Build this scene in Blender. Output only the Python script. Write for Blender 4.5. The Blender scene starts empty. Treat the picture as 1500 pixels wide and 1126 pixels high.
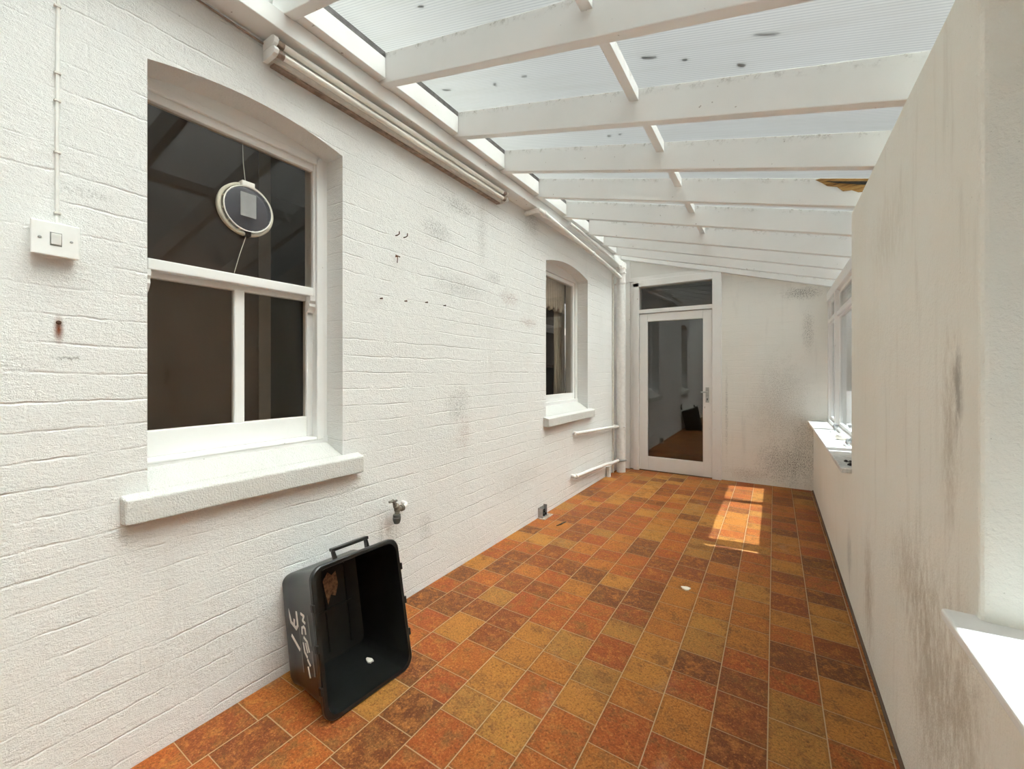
import bpy, bmesh, math, random
from mathutils import Vector, Matrix
random.seed(7)
S = bpy.context.scene
C = S.collection
PI = math.pi

# ------------------------------------------------------------------ materials
class NT:
    """tiny wrapper for building procedural node trees"""
    def __init__(self, name):
        self.m = bpy.data.materials.new(name); self.m.use_nodes = True
        self.t = self.m.node_tree; self.t.nodes.clear()
        self.out = self.t.nodes.new('ShaderNodeOutputMaterial')
    def n(self, typ, **kw):
        nd = self.t.nodes.new(typ)
        for k, v in kw.items():
            setattr(nd, k, v)
        return nd
    def link(self, a, b): self.t.links.new(a, b)
    def set(self, sock, v):
        if isinstance(v, bpy.types.NodeSocket): self.link(v, sock)
        elif v is not None: sock.default_value = v
    def math(self, op, a, b=None, c=None, clamp=False):
        nd = self.n('ShaderNodeMath', operation=op, use_clamp=clamp)
        self.set(nd.inputs[0], a)
        if b is not None: self.set(nd.inputs[1], b)
        if c is not None: self.set(nd.inputs[2], c)
        return nd.outputs[0]
    def coords(self):
        tc = self.n('ShaderNodeTexCoord')
        sp = self.n('ShaderNodeSeparateXYZ'); self.link(tc.outputs['Object'], sp.inputs[0])
        return tc.outputs['Object'], sp.outputs[0], sp.outputs[1], sp.outputs[2]
    def comb(self, x=0, y=0, z=0):
        nd = self.n('ShaderNodeCombineXYZ')
        for i, v in enumerate((x, y, z)): self.set(nd.inputs[i], v)
        return nd.outputs[0]
    def noise(self, vec, scale, detail=4, rough=0.55, dist=0.0):
        nd = self.n('ShaderNodeTexNoise')
        self.link(vec, nd.inputs['Vector']); nd.inputs['Scale'].default_value = scale
        nd.inputs['Detail'].default_value = detail; nd.inputs['Roughness'].default_value = rough
        nd.inputs['Distortion'].default_value = dist
        return nd.outputs['Fac'], nd.outputs['Color']
    def smooth(self, v, a, b, lo=0.0, hi=1.0):
        nd = self.n('ShaderNodeMapRange', interpolation_type='SMOOTHSTEP')
        self.set(nd.inputs[0], v)
        for i, q in enumerate((a, b, lo, hi)): nd.inputs[i+1].default_value = q
        return nd.outputs[0]
    def ramp(self, v, stops, interp='LINEAR'):
        nd = self.n('ShaderNodeValToRGB'); self.link(v, nd.inputs[0])
        cr = nd.color_ramp; cr.interpolation = interp
        while len(cr.elements) < len(stops): cr.elements.new(0.5)
        for e, (p, c) in zip(cr.elements, stops):
            e.position = p; e.color = (*c, 1)
        return nd.outputs[0]
    def mix(self, f, a, b, mode='MIX'):
        nd = self.n('ShaderNodeMix', data_type='RGBA', blend_type=mode)
        self.set(nd.inputs[0], f)
        self.set(nd.inputs[6], (*a, 1) if isinstance(a, tuple) else a)
        self.set(nd.inputs[7], (*b, 1) if isinstance(b, tuple) else b)
        return nd.outputs[2]
    def bump(self, h, strength, dist, prev=None):
        nd = self.n('ShaderNodeBump'); self.link(h, nd.inputs['Height'])
        nd.inputs['Strength'].default_value = strength; nd.inputs['Distance'].default_value = dist
        if prev is not None: self.link(prev, nd.inputs['Normal'])
        return nd.outputs[0]
    def bsdf(self, col, rough=0.5, normal=None, metal=0.0, spec=0.5, coat=None):
        b = self.n('ShaderNodeBsdfPrincipled')
        self.set(b.inputs['Base Color'], (*col, 1) if isinstance(col, tuple) else col)
        self.set(b.inputs['Roughness'], rough); b.inputs['Metallic'].default_value = metal
        b.inputs['Specular IOR Level'].default_value = spec
        if normal is not None: self.link(normal, b.inputs['Normal'])
        self.link(b.outputs[0], self.out.inputs[0])
        return self.m

def simple(name, col, rough=0.5, metal=0.0, var=0.06, scale=30, bump=0.0, spec=0.5):
    t = NT(name); v, x, y, z = t.coords()
    f, _ = t.noise(v, scale, 3)
    k = t.smooth(f, 0.3, 0.7)
    c = t.mix(k, tuple(q*(1-var) for q in col), tuple(min(1, q*(1+var)) for q in col))
    nrm = t.bump(f, bump, 0.003) if bump else None
    return t.bsdf(c, rough, nrm, metal, spec)

def blob(t, u, w, cu, cw, ru, rw, nz, lo, hi):
    """a stain of irregular outline centred on (cu, cw)"""
    a = t.math('DIVIDE', t.math('SUBTRACT', u, cu), ru)
    b = t.math('DIVIDE', t.math('SUBTRACT', w, cw), rw)
    d = t.math('SQRT', t.math('ADD', t.math('MULTIPLY', a, a), t.math('MULTIPLY', b, b)))
    k = t.smooth(d, 0.0, 1.1, 1.0, 0.0)
    s = t.smooth(t.math('ADD', nz, t.math('MULTIPLY', k, 0.22)), lo, hi)
    return t.math('MULTIPLY', k, s)

def brick_paint(name, axis, base, stains=(), bump=0.5, course=0.0809, phase=0.683, grime=0.10):
    t = NT(name); v, x, y, z = t.coords()
    u = y if axis == 'Y' else x
    # wobble the courses a little
    wn, wc = t.noise(v, 3.0, 2)
    zz = t.math('ADD', z, t.math('MULTIPLY', t.math('SUBTRACT', wn, 0.5), 0.030))
    wf, _ = t.noise(v, 22, 3)
    zz = t.math('ADD', zz, t.math('MULTIPLY', t.math('SUBTRACT', wf, 0.5), 0.012))
    vec = t.comb(u, t.math('SUBTRACT', zz, phase - 10*course), 0)
    br = t.n('ShaderNodeTexBrick'); t.link(vec, br.inputs['Vector'])
    br.inputs['Scale'].default_value = 1; br.inputs['Mortar Size'].default_value = 0.0055
    br.inputs['Mortar Smooth'].default_value = 0.9; br.inputs['Brick Width'].default_value = 0.235
    br.inputs['Row Height'].default_value = course; br.offset = 0.5
    mort = br.outputs['Fac']
    big, _ = t.noise(v, 5, 3)
    bed = t.math('FRACT', t.math('DIVIDE', t.math('SUBTRACT', zz, phase - 10*course), course))
    bed = t.math('MINIMUM', bed, t.math('SUBTRACT', 1.0, bed))
    bed = t.smooth(bed, 0.005, 0.060, 1.0, 0.0)
    big2, _ = t.noise(v, 7, 3)
    ms = t.math('ADD', t.math('MULTIPLY', bed, t.smooth(big, 0.40, 0.66, 0.06, 0.62)), t.math('MULTIPLY', mort, t.smooth(big2, 0.54, 0.72, 0.0, 0.25)))
    # slightly different projection per course
    row = t.math('FLOOR', t.math('DIVIDE', t.math('SUBTRACT', zz, phase - 10*course), course))
    wh = t.n('ShaderNodeTexWhiteNoise', noise_dimensions='1D'); t.link(row, wh.inputs['W'])
    hv = t.comb(x, y, t.math('MULTIPLY', z, 1.8))
    f1, _ = t.noise(hv, 110, 5, 0.7)
    f2, _ = t.noise(hv, 30, 4, 0.6)
    f3, _ = t.noise(v, 420, 2, 0.6)
    h = t.math('MULTIPLY', ms, -1.0)
    h = t.math('ADD', h, t.math('MULTIPLY', f1, 0.75))
    h = t.math('ADD', h, t.math('MULTIPLY', f2, 0.75))
    h = t.math('ADD', h, t.math('MULTIPLY', f3, 0.25))
    h = t.math('ADD', h, t.math('MULTIPLY', wh.outputs[0], 0.8))
    nrm = t.bump(h, bump, 0.008)
    g, _ = t.noise(v, 1.4, 5, 0.6)
    sv = t.comb(t.math('MULTIPLY', x, 9), t.math('MULTIPLY', y, 9), t.math('MULTIPLY', z, 1.2))
    st, _ = t.noise(sv, 1.0, 4, 0.6)
    col = t.mix(t.math('MULTIPLY', t.smooth(g, 0.45, 0.75), grime), base, (base[0]*0.80, base[1]*0.79, base[2]*0.74))
    col = t.mix(t.math('MULTIPLY', t.smooth(st, 0.55, 0.8), grime*1.2), col, (0.45, 0.44, 0.41))
    col = t.mix(t.math('MULTIPLY', ms, 0.06), col, (0.5, 0.48, 0.44))
    nz1, _ = t.noise(t.comb(x, y, t.math('MULTIPLY', z, 0.7)), 60, 8, 0.82)
    nz2, _ = t.noise(v, 11, 5, 0.7)
    nz = t.math('ADD', t.math('MULTIPLY', nz1, 0.68), t.math('MULTIPLY', nz2, 0.32))
    fsp, _ = t.noise(t.comb(x, y, t.math('MULTIPLY', z, 0.6)), 140, 3, 0.6)
    fk = t.smooth(fsp, 0.47, 0.60, 0.12, 1.0)
    for (cu, cw, ru, rw, c, k) in stains:
        k2 = k if c is RUST else t.math('MULTIPLY', fk, k*1.15)
        col = t.mix(t.math('MULTIPLY', blob(t, u, z, cu, cw, ru, rw, nz, 0.05 if c is RUST else 0.555, 0.30 if c is RUST else 0.69), k2), col, c)
    # specks of dirt
    sp, _ = t.noise(v, 95, 2, 0.5)
    col = t.mix(t.math('MULTIPLY', t.smooth(sp, 0.73, 0.78), 0.45), col, (0.22, 0.19, 0.16))
    return t.bsdf(col, 0.75, nrm, spec=0.3)

GREY = (0.20, 0.19, 0.17); MOLD = (0.13, 0.12, 0.10); RUST = (0.22, 0.06, 0.015); PINK = (0.42, 0.30, 0.27)
M = {}
M['wall_left'] = brick_paint('white painted brickwork', 'Y', (0.84, 0.84, 0.825), stains=[
    (2.05, 2.32, 0.30, 0.10, GREY, 0.55), (1.85, 2.10, 0.22, 0.12, GREY, 0.5), (2.10, 1.80, 0.55, 0.14, GREY, 0.38),
    (2.65, 1.82, 0.30, 0.10, PINK, 0.55), (2.95, 1.66, 0.25, 0.08, PINK, 0.6), (2.45, 1.93, 0.18, 0.08, GREY, 0.5),
    (2.05, 1.05, 0.22, 0.22, GREY, 0.45), (2.1, 0.85, 0.15, 0.2, PINK, 0.4), (2.3, 2.2, 0.10, 0.45, GREY, 0.32),
    (1.75, 0.35, 0.12, 0.16, GREY, 0.35), (1.43, 0.40, 0.035, 0.20, (0.45, 0.45, 0.42), 0.7), (3.0, 2.5, 0.25, 0.2, GREY, 0.4),
    (2.8, 0.4, 0.7, 0.25, (0.5, 0.44, 0.4), 0.35), (0.294, 1.372, 0.013, 0.050, RUST, 1.0), (0.31, 1.29, 0.06, 0.012, GREY, 0.7),
    (0.35, 1.78, 0.14, 0.03, GREY, 0.25), (0.7, 0.25, 0.5, 0.25, (0.5, 0.46, 0.42), 0.3)], bump=0.75)
M['wall_far'] = brick_paint('dull painted brickwork', 'X', (0.85, 0.835, 0.785), stains=[
    (0.12, 0.26, 0.50, 0.42, MOLD, 0.70), (0.27, 0.50, 0.25, 0.45, MOLD, 0.5), (-0.25, 0.10, 0.40, 0.14, (0.3, 0.23, 0.15), 0.5),
    (0.05, 0.9, 0.5, 0.9, (0.45, 0.42, 0.37), 0.55), (0.25, 2.10, 0.30, 0.12, MOLD, 0.7), (0.30, 1.7, 0.10, 0.4, GREY, 0.5),
    (-0.47, 0.8, 0.03, 0.9, GREY, 0.5)], bump=0.5, phase=0.66, grime=0.22)
M['wall_back'] = brick_paint('white painted brickwork behind', 'X', (0.80, 0.79, 0.76), bump=0.6)

def plaster(name, base, fine, coarse, bump, stains, streak):
    t = NT(name); v, x, y, z = t.coords()
    f1, _ = t.noise(v, fine, 3, 0.6); f2, _ = t.noise(v, coarse, 4, 0.6); f3, _ = t.noise(v, 4, 3)
    h = t.math('ADD', t.math('MULTIPLY', f1, 0.5), t.math('MULTIPLY', f2, 0.6))
    h = t.math('ADD', h, t.math('MULTIPLY', f3, 1.5))
    nrm = t.bump(h, bump, 0.008)
    sv = t.comb(t.math('MULTIPLY', x, 12), t.math('MULTIPLY', y, 12), t.math('MULTIPLY', z, 1.5))
    st, _ = t.noise(sv, 1.0, 5, 0.65)
    g, _ = t.noise(v, 1.8, 4)
    col = t.mix(t.math('MULTIPLY', t.smooth(g, 0.40, 0.7), 0.25), base, (base[0]*0.92, base[1]*0.88, base[2]*0.80))
    col = t.mix(t.math('MULTIPLY', t.smooth(st, 0.55, 0.78), streak), col, (0.40, 0.34, 0.26))
    nz, _ = t.noise(t.comb(x, y, t.math('MULTIPLY', z, 0.35)), 40.0, 8, 0.8)
    for (cu, cw, ru, rw, c, k) in stains:
        col = t.mix(t.math('MULTIPLY', blob(t, y, z, cu, cw, ru, rw, nz, 0.50, 0.78), k), col, c)
    sp, _ = t.noise(v, 110, 2, 0.5)
    col = t.mix(t.math('MULTIPLY', t.smooth(sp, 0.74, 0.78), 0.5), col, (0.2, 0.17, 0.13))
    return t.bsdf(col, 0.8, nrm, spec=0.25)
TAN = (0.34, 0.26, 0.16)
M['wall_right'] = plaster('cream rendered plaster', (0.86, 0.85, 0.785), 150, 42, 0.60, [
    (1.31, 1.22, 0.05, 0.17, MOLD, 0.6), (1.36, 1.10, 0.10, 0.40, TAN, 0.45), (1.50, 0.45, 0.35, 0.50, TAN, 0.55),
    (2.35, 0.30, 0.18, 0.45, TAN, 0.5), (2.9, 0.25, 0.15, 0.25, GREY, 0.4), (1.7, 0.62, 0.35, 0.25, TAN, 0.4),
    (2.0, 1.75, 0.5, 0.25, (0.55, 0.48, 0.38), 0.3), (1.28, 0.5, 0.2, 0.35, TAN, 0.45)], 0.25)

def tiles():
    t = NT('mottled terracotta vinyl tiles'); v, x, y, z = t.coords()
    W, L = 0.1715, 0.168
    cx = t.math('DIVIDE', t.math('ADD', x, 0.020 + W*30), W)
    col = t.math('FLOOR', cx); fx = t.math('FRACT', cx)
    w1 = t.n('ShaderNodeTexWhiteNoise', noise_dimensions='1D'); t.link(col, w1.inputs['W'])
    ph = w1.outputs['Value']
    sn = t.math('SINE', t.math('ADD', t.math('MULTIPLY', y, 2*PI/0.47), t.math('MULTIPLY', ph, 37.0)))
    yy = t.math('ADD', t.math('ADD', y, 10.0), t.math('ADD', t.math('MULTIPLY', sn, 0.018), t.math('MULTIPLY', ph, 3.1)))
    cy = t.math('DIVIDE', yy, L)
    row = t.math('FLOOR', cy); fy = t.math('FRACT', cy)
    w2 = t.n('ShaderNodeTexWhiteNoise', noise_dimensions='2D'); t.link(t.comb(col, row, 0), w2.inputs['Vector'])
    r = w2.outputs['Value']
    ex = t.math('MULTIPLY', t.math('MINIMUM', fx, t.math('SUBTRACT', 1.0, fx)), W)
    ey = t.math('MULTIPLY', t.math('MINIMUM', fy, t.math('SUBTRACT', 1.0, fy)), L)
    e = t.math('MINIMUM', ex, ey)
    gx = t.smooth(ex, 0.0012, 0.0026, 1.0, 0.0)
    gy = t.smooth(ey, 0.0009, 0.0022, 0.8, 0.0)
    base = t.ramp(r, [(0.0, (0.120, 0.036, 0.013)), (0.16, (0.175, 0.044, 0.014)), (0.34, (0.275, 0.058, 0.014)),
                      (0.54, (0.320, 0.085, 0.017)), (0.72, (0.335, 0.118, 0.021)), (0.88, (0.360, 0.160, 0.032)), (1.0, (0.25, 0.118, 0.030))])
    off = t.n('ShaderNodeVectorMath', operation='MULTIPLY'); t.link(w2.outputs['Color'], off.inputs[0]); off.inputs[1].default_value = (9, 9, 9)
    vv = t.n('ShaderNodeVectorMath', operation='ADD'); t.link(v, vv.inputs[0]); t.link(off.outputs[0], vv.inputs[1])
    n1, _ = t.noise(vv.outputs[0], 22, 7, 0.75, 0.3); n2, _ = t.noise(vv.outputs[0], 120, 5, 0.8); n3, _ = t.noise(vv.outputs[0], 11, 6, 0.75)
    n4, _ = t.noise(vv.outputs[0], 300, 3, 0.7)
    c = t.mix(t.math('MULTIPLY', t.smooth(n1, 0.44, 0.66), 0.66), base, (0.46, 0.180, 0.042))
    c = t.mix(t.math('MULTIPLY', t.smooth(n3, 0.48, 0.66), 0.70), c, (0.150, 0.068, 0.023))
    c = t.mix(t.math('MULTIPLY', t.smooth(n2, 0.50, 0.64), 0.70), c, (0.080, 0.028, 0.011))
    c = t.mix(t.math('MULTIPLY', t.smooth(n2, 0.34, 0.46, 1.0, 0.0), 0.50), c, (0.62, 0.27, 0.075))
    c = t.mix(t.math('MULTIPLY', t.smooth(n4, 0.54, 0.68), 0.40), c, (0.06, 0.021, 0.009))
    edge = t.math('MULTIPLY', t.smooth(e, 0.0, 0.018, 1.0, 0.0), t.smooth(n1, 0.35, 0.6))
    c = t.mix(t.math('MULTIPLY', edge, 0.45), c, (0.11, 0.042, 0.014))
    g = t.math('MAXIMUM', gx, gy)
    c = t.mix(t.math('MULTIPLY', g, 0.8), c, (0.44, 0.31, 0.18))
    # scuffs of pale dust
    d1, _ = t.noise(v, 2.3, 5, 0.65, 0.8)
    c = t.mix(t.math('MULTIPLY', t.smooth(d1, 0.60, 0.78), 0.18), c, (0.55, 0.42, 0.32))
    h = t.math('ADD', t.math('MULTIPLY', g, -0.8), t.math('MULTIPLY', n2, 0.45))
    nrm = t.bump(h, 0.30, 0.002)
    rough = t.smooth(n1, 0.3, 0.7, 0.48, 0.65)
    return t.bsdf(c, rough, nrm, spec=0.16)
M['tiles'] = tiles()

def painted_wood(name, base, grime=0.3, topdirt=False):
    t = NT(name); v, x, y, z = t.coords()
    g, _ = t.noise(v, 3, 4, 0.6); f, _ = t.noise(v, 60, 3)
    sp, _ = t.noise(v, 38, 2, 0.5)
    col = t.mix(t.math('MULTIPLY', t.smooth(g, 0.45, 0.75), grime), base, (base[0]*0.86, base[1]*0.86, base[2]*0.84))
    col = t.mix(t.math('MULTIPLY', t.smooth(sp, 0.745, 0.77), 0.6), col, (0.25, 0.21, 0.18))
    if topdirt:
        hgt = t.math('SUBTRACT', t.math('ADD', z, t.math('MULTIPLY', t.math('ADD', x, 1.60), 0.2765)), 2.640)
        dn, _ = t.noise(v, 26, 7, 0.8)
        k = t.math('MULTIPLY', t.smooth(hgt, 0.105, 0.145), t.smooth(dn, 0.50, 0.66))
        col = t.mix(t.math('MULTIPLY', k, 0.6), col, (0.20, 0.18, 0.14))
    return t.bsdf(col, 0.42, t.bump(f, 0.08, 0.002), spec=0.4)
M['rafter'] = painted_wood('white gloss painted timber', (0.80, 0.80, 0.785), topdirt=True)
M['frame'] = painted_wood('white painted joinery', (0.84, 0.835, 0.82), 0.12)
M['doorpaint'] = painted_wood('off white door paint', (0.80, 0.785, 0.765), 0.2)
M['board'] = painted_wood('dirty white board', (0.74, 0.73, 0.70), 0.4)
M['sill'] = plaster('white painted rough sill', (0.63, 0.625, 0.60), 160, 40, 0.9, [], 0.08)
M['sillboard'] = plaster('white painted sill board', (0.82, 0.82, 0.80), 90, 20, 0.15, [(3.0, 0.74, 0.5, 0.4, GREY, 0.5)], 0.1)

def rotten():
    t = NT('rotten split timber'); v, x, y, z = t.coords()
    sv = t.comb(t.math('MULTIPLY', x, 6), t.math('MULTIPLY', y, 30), t.math('MULTIPLY', z, 60))
    n, _ = t.noise(sv, 1.5, 4, 0.7)
    c = t.ramp(n, [(0.25, (0.05, 0.02, 0.008)), (0.45, (0.32, 0.16, 0.04)), (0.7, (0.50, 0.32, 0.11))])
    return t.bsdf(c, 0.9, t.bump(n, 0.8, 0.01))
M['rotten'] = rotten()

def polycarb():
    t = NT('weathered multiwall polycarbonate'); v, x, y, z = t.coords()
    w = t.math('SINE', t.math('MULTIPLY', y, 2*PI/0.0115))
    k = t.math('ADD', t.math('MULTIPLY', w, 0.5), 0.5)
    sv = t.comb(t.math('MULTIPLY', x, 1.2), t.math('MULTIPLY', y, 12), 0)
    n, _ = t.noise(sv, 1.3, 5, 0.65); g, _ = t.noise(v, 2.2, 4, 0.6)
    c = t.mix(t.math('MULTIPLY', t.math('POWER', k, 3.0), 0.8), (0.92, 0.905, 0.85), (0.55, 0.555, 0.52))
    c = t.mix(t.math('MULTIPLY', t.smooth(n, 0.46, 0.72), 0.30), c, (0.66, 0.64, 0.55))
    c = t.mix(t.math('MULTIPLY', t.smooth(g, 0.5, 0.8), 0.25), c, (0.70, 0.68, 0.60))
    tr = t.n('ShaderNodeBsdfTranslucent'); t.link(c, tr.inputs[0])
    nrm = t.bump(w, 0.25, 0.003)
    rf = t.n('ShaderNodeBsdfRefraction'); rf.inputs['IOR'].default_value = 1.45; rf.inputs['Roughness'].default_value = 0.72
    t.link(t.mix(0.35, c, (0.97, 0.96, 0.925)), rf.inputs[0])
    gl = t.n('ShaderNodeBsdfGlossy'); gl.inputs['Roughness'].default_value = 0.3; t.link(nrm, gl.inputs['Normal'])
    m1 = t.n('ShaderNodeMixShader'); m1.inputs[0].default_value = 0.92
    t.link(tr.outputs[0], m1.inputs[1]); t.link(rf.outputs[0], m1.inputs[2])
    m2 = t.n('ShaderNodeMixShader'); m2.inputs[0].default_value = 0.05
    t.link(m1.outputs[0], m2.inputs[1]); t.link(gl.outputs[0], m2.inputs[2])
    t.link(m2.outputs[0], t.out.inputs[0])
    return t.m
M['polycarb'] = polycarb()

def glass(name, tint=(0.97, 0.98, 0.97), dirt=0.02, f0=0.045):
    t = NT(name); v, x, y, z = t.coords()
    geo = t.n('ShaderNodeNewGeometry')
    dp = t.n('ShaderNodeVectorMath', operation='DOT_PRODUCT'); t.link(geo.outputs['Normal'], dp.inputs[0]); t.link(geo.outputs['Incoming'], dp.inputs[1])
    cs = t.math('ABSOLUTE', dp.outputs['Value'])
    fr = t.math('ADD', f0, t.math('MULTIPLY', t.math('POWER', t.math('SUBTRACT', 1.0, cs), 5.0), 0.95), clamp=True)
    tp = t.n('ShaderNodeBsdfTransparent'); tp.inputs[0].default_value = (*tint, 1)
    gl = t.n('ShaderNodeBsdfGlossy'); gl.inputs['Roughness'].default_value = 0.0
    m1 = t.n('ShaderNodeMixShader'); t.link(fr, m1.inputs[0]); t.link(tp.outputs[0], m1.inputs[1]); t.link(gl.outputs[0], m1.inputs[2])
    df = t.n('ShaderNodeBsdfDiffuse'); df.inputs[0].default_value = (0.7, 0.68, 0.62, 1)
    n, _ = t.noise(v, 14, 5, 0.7)
    m2 = t.n('ShaderNodeMixShader'); t.link(t.math('MULTIPLY', t.smooth(n, 0.45, 0.8), dirt), m2.inputs[0])
    t.link(m1.outputs[0], m2.inputs[1]); t.link(df.outputs[0], m2.inputs[2]); t.link(m2.outputs[0], t.out.inputs[0])
    return t.m
M['glass'] = glass('dusty window glass', (0.88, 0.85, 0.81), 0.012, 0.04)
M['doorglass'] = glass('double glazed door glass', (0.80, 0.79, 0.77), 0.006, 0.085)
M['clearglass'] = glass('clear window glass')
M['black'] = simple('scuffed black plastic', (0.0075, 0.008, 0.0075), 0.30, var=0.3, scale=12, bump=0.05)
M['paintmark'] = simple('white paint marks', (0.75, 0.73, 0.68), 0.6)
M['greymark'] = simple('faded print', (0.25, 0.25, 0.23), 0.6)
M['torn'] = simple('torn brown paper', (0.30, 0.16, 0.09), 0.9, var=0.5, scale=90)
M['flake'] = simple('pale plaster', (0.75, 0.70, 0.62), 0.9)
M['plastic'] = simple('white moulded plastic', (0.84, 0.84, 0.82), 0.3, var=0.02)
M['cable'] = simple('white painted cable', (0.80, 0.79, 0.76), 0.5, var=0.04)
M['oldmetal'] = simple('aged enamelled steel', (0.66, 0.63, 0.58), 0.4, var=0.06)
M['brownmetal'] = simple('tarnished lamp cap', (0.30, 0.22, 0.17), 0.4, var=0.3)
M['tube'] = simple('frosted glass tube', (0.83, 0.80, 0.74), 0.2, var=0.02)
M['brass'] = simple('weathered brass', (0.16, 0.145, 0.115), 0.5, metal=0.4, var=0.3)
M['darkmetal'] = simple('dull dark fitting', (0.07, 0.07, 0.06), 0.5, var=0.3)
M['steel'] = simple('dull steel', (0.42, 0.42, 0.41), 0.35, metal=0.8, var=0.15)
M['rust'] = simple('rusty iron', (0.10, 0.05, 0.03), 0.9, var=0.5, scale=200)
M['dark'] = simple('dark grime', (0.03, 0.026, 0.022), 0.9, var=0.4)
M['flash'] = simple('dark lead flashing', (0.09, 0.08, 0.075), 0.7, var=0.3)
M['pipe'] = simple('white painted pipe', (0.80, 0.785, 0.76), 0.45, var=0.05)
M['brownwood'] = simple('dark brown stained wood', (0.105, 0.062, 0.040), 0.6, var=0.15, scale=6)
M['paleedge'] = simple('pale wood edge', (0.26, 0.21, 0.17), 0.6)
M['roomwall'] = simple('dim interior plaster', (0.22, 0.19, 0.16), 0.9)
M['roomwhite'] = simple('pale interior paint', (0.80, 0.76, 0.70), 0.8)
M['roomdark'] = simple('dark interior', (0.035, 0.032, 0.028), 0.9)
M['lace'] = simple('white lace', (0.85, 0.84, 0.80), 0.9)
M['net'] = simple('pale net curtain', (0.55, 0.53, 0.48), 0.9)
M['cream'] = simple('yellowed cream plastic', (0.62, 0.57, 0.46), 0.4)
M['ground'] = simple('pale paving', (0.45, 0.43, 0.40), 0.9, var=0.2)
M['outbrick'] = simple('sky blocking wall', (0.33, 0.30, 0.27), 0.9, var=0.3, scale=8)
M['mortar'] = simple('dusty grey mortar', (0.36, 0.29, 0.25), 0.9, var=0.35, scale=60)
M['leaf'] = simple('dead leaf', (0.06, 0.045, 0.03), 0.9, var=0.4)
M['label'] = simple('grey label', (0.27, 0.265, 0.26), 0.6)
t = NT('smoky clear plastic')
tp = t.n('ShaderNodeBsdfTransparent'); tp.inputs[0].default_value = (0.80, 0.83, 0.90, 1)
pr = t.n('ShaderNodeBsdfPrincipled'); pr.inputs['Base Color'].default_value = (0.13, 0.13, 0.15, 1); pr.inputs['Roughness'].default_value = 0.25
mx = t.n('ShaderNodeMixShader'); mx.inputs[0].default_value = 0.34
t.link(tp.outputs[0], mx.inputs[1]); t.link(pr.outputs[0], mx.inputs[2]); t.link(mx.outputs[0], t.out.inputs[0])
M['smoky'] = t.m

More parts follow.
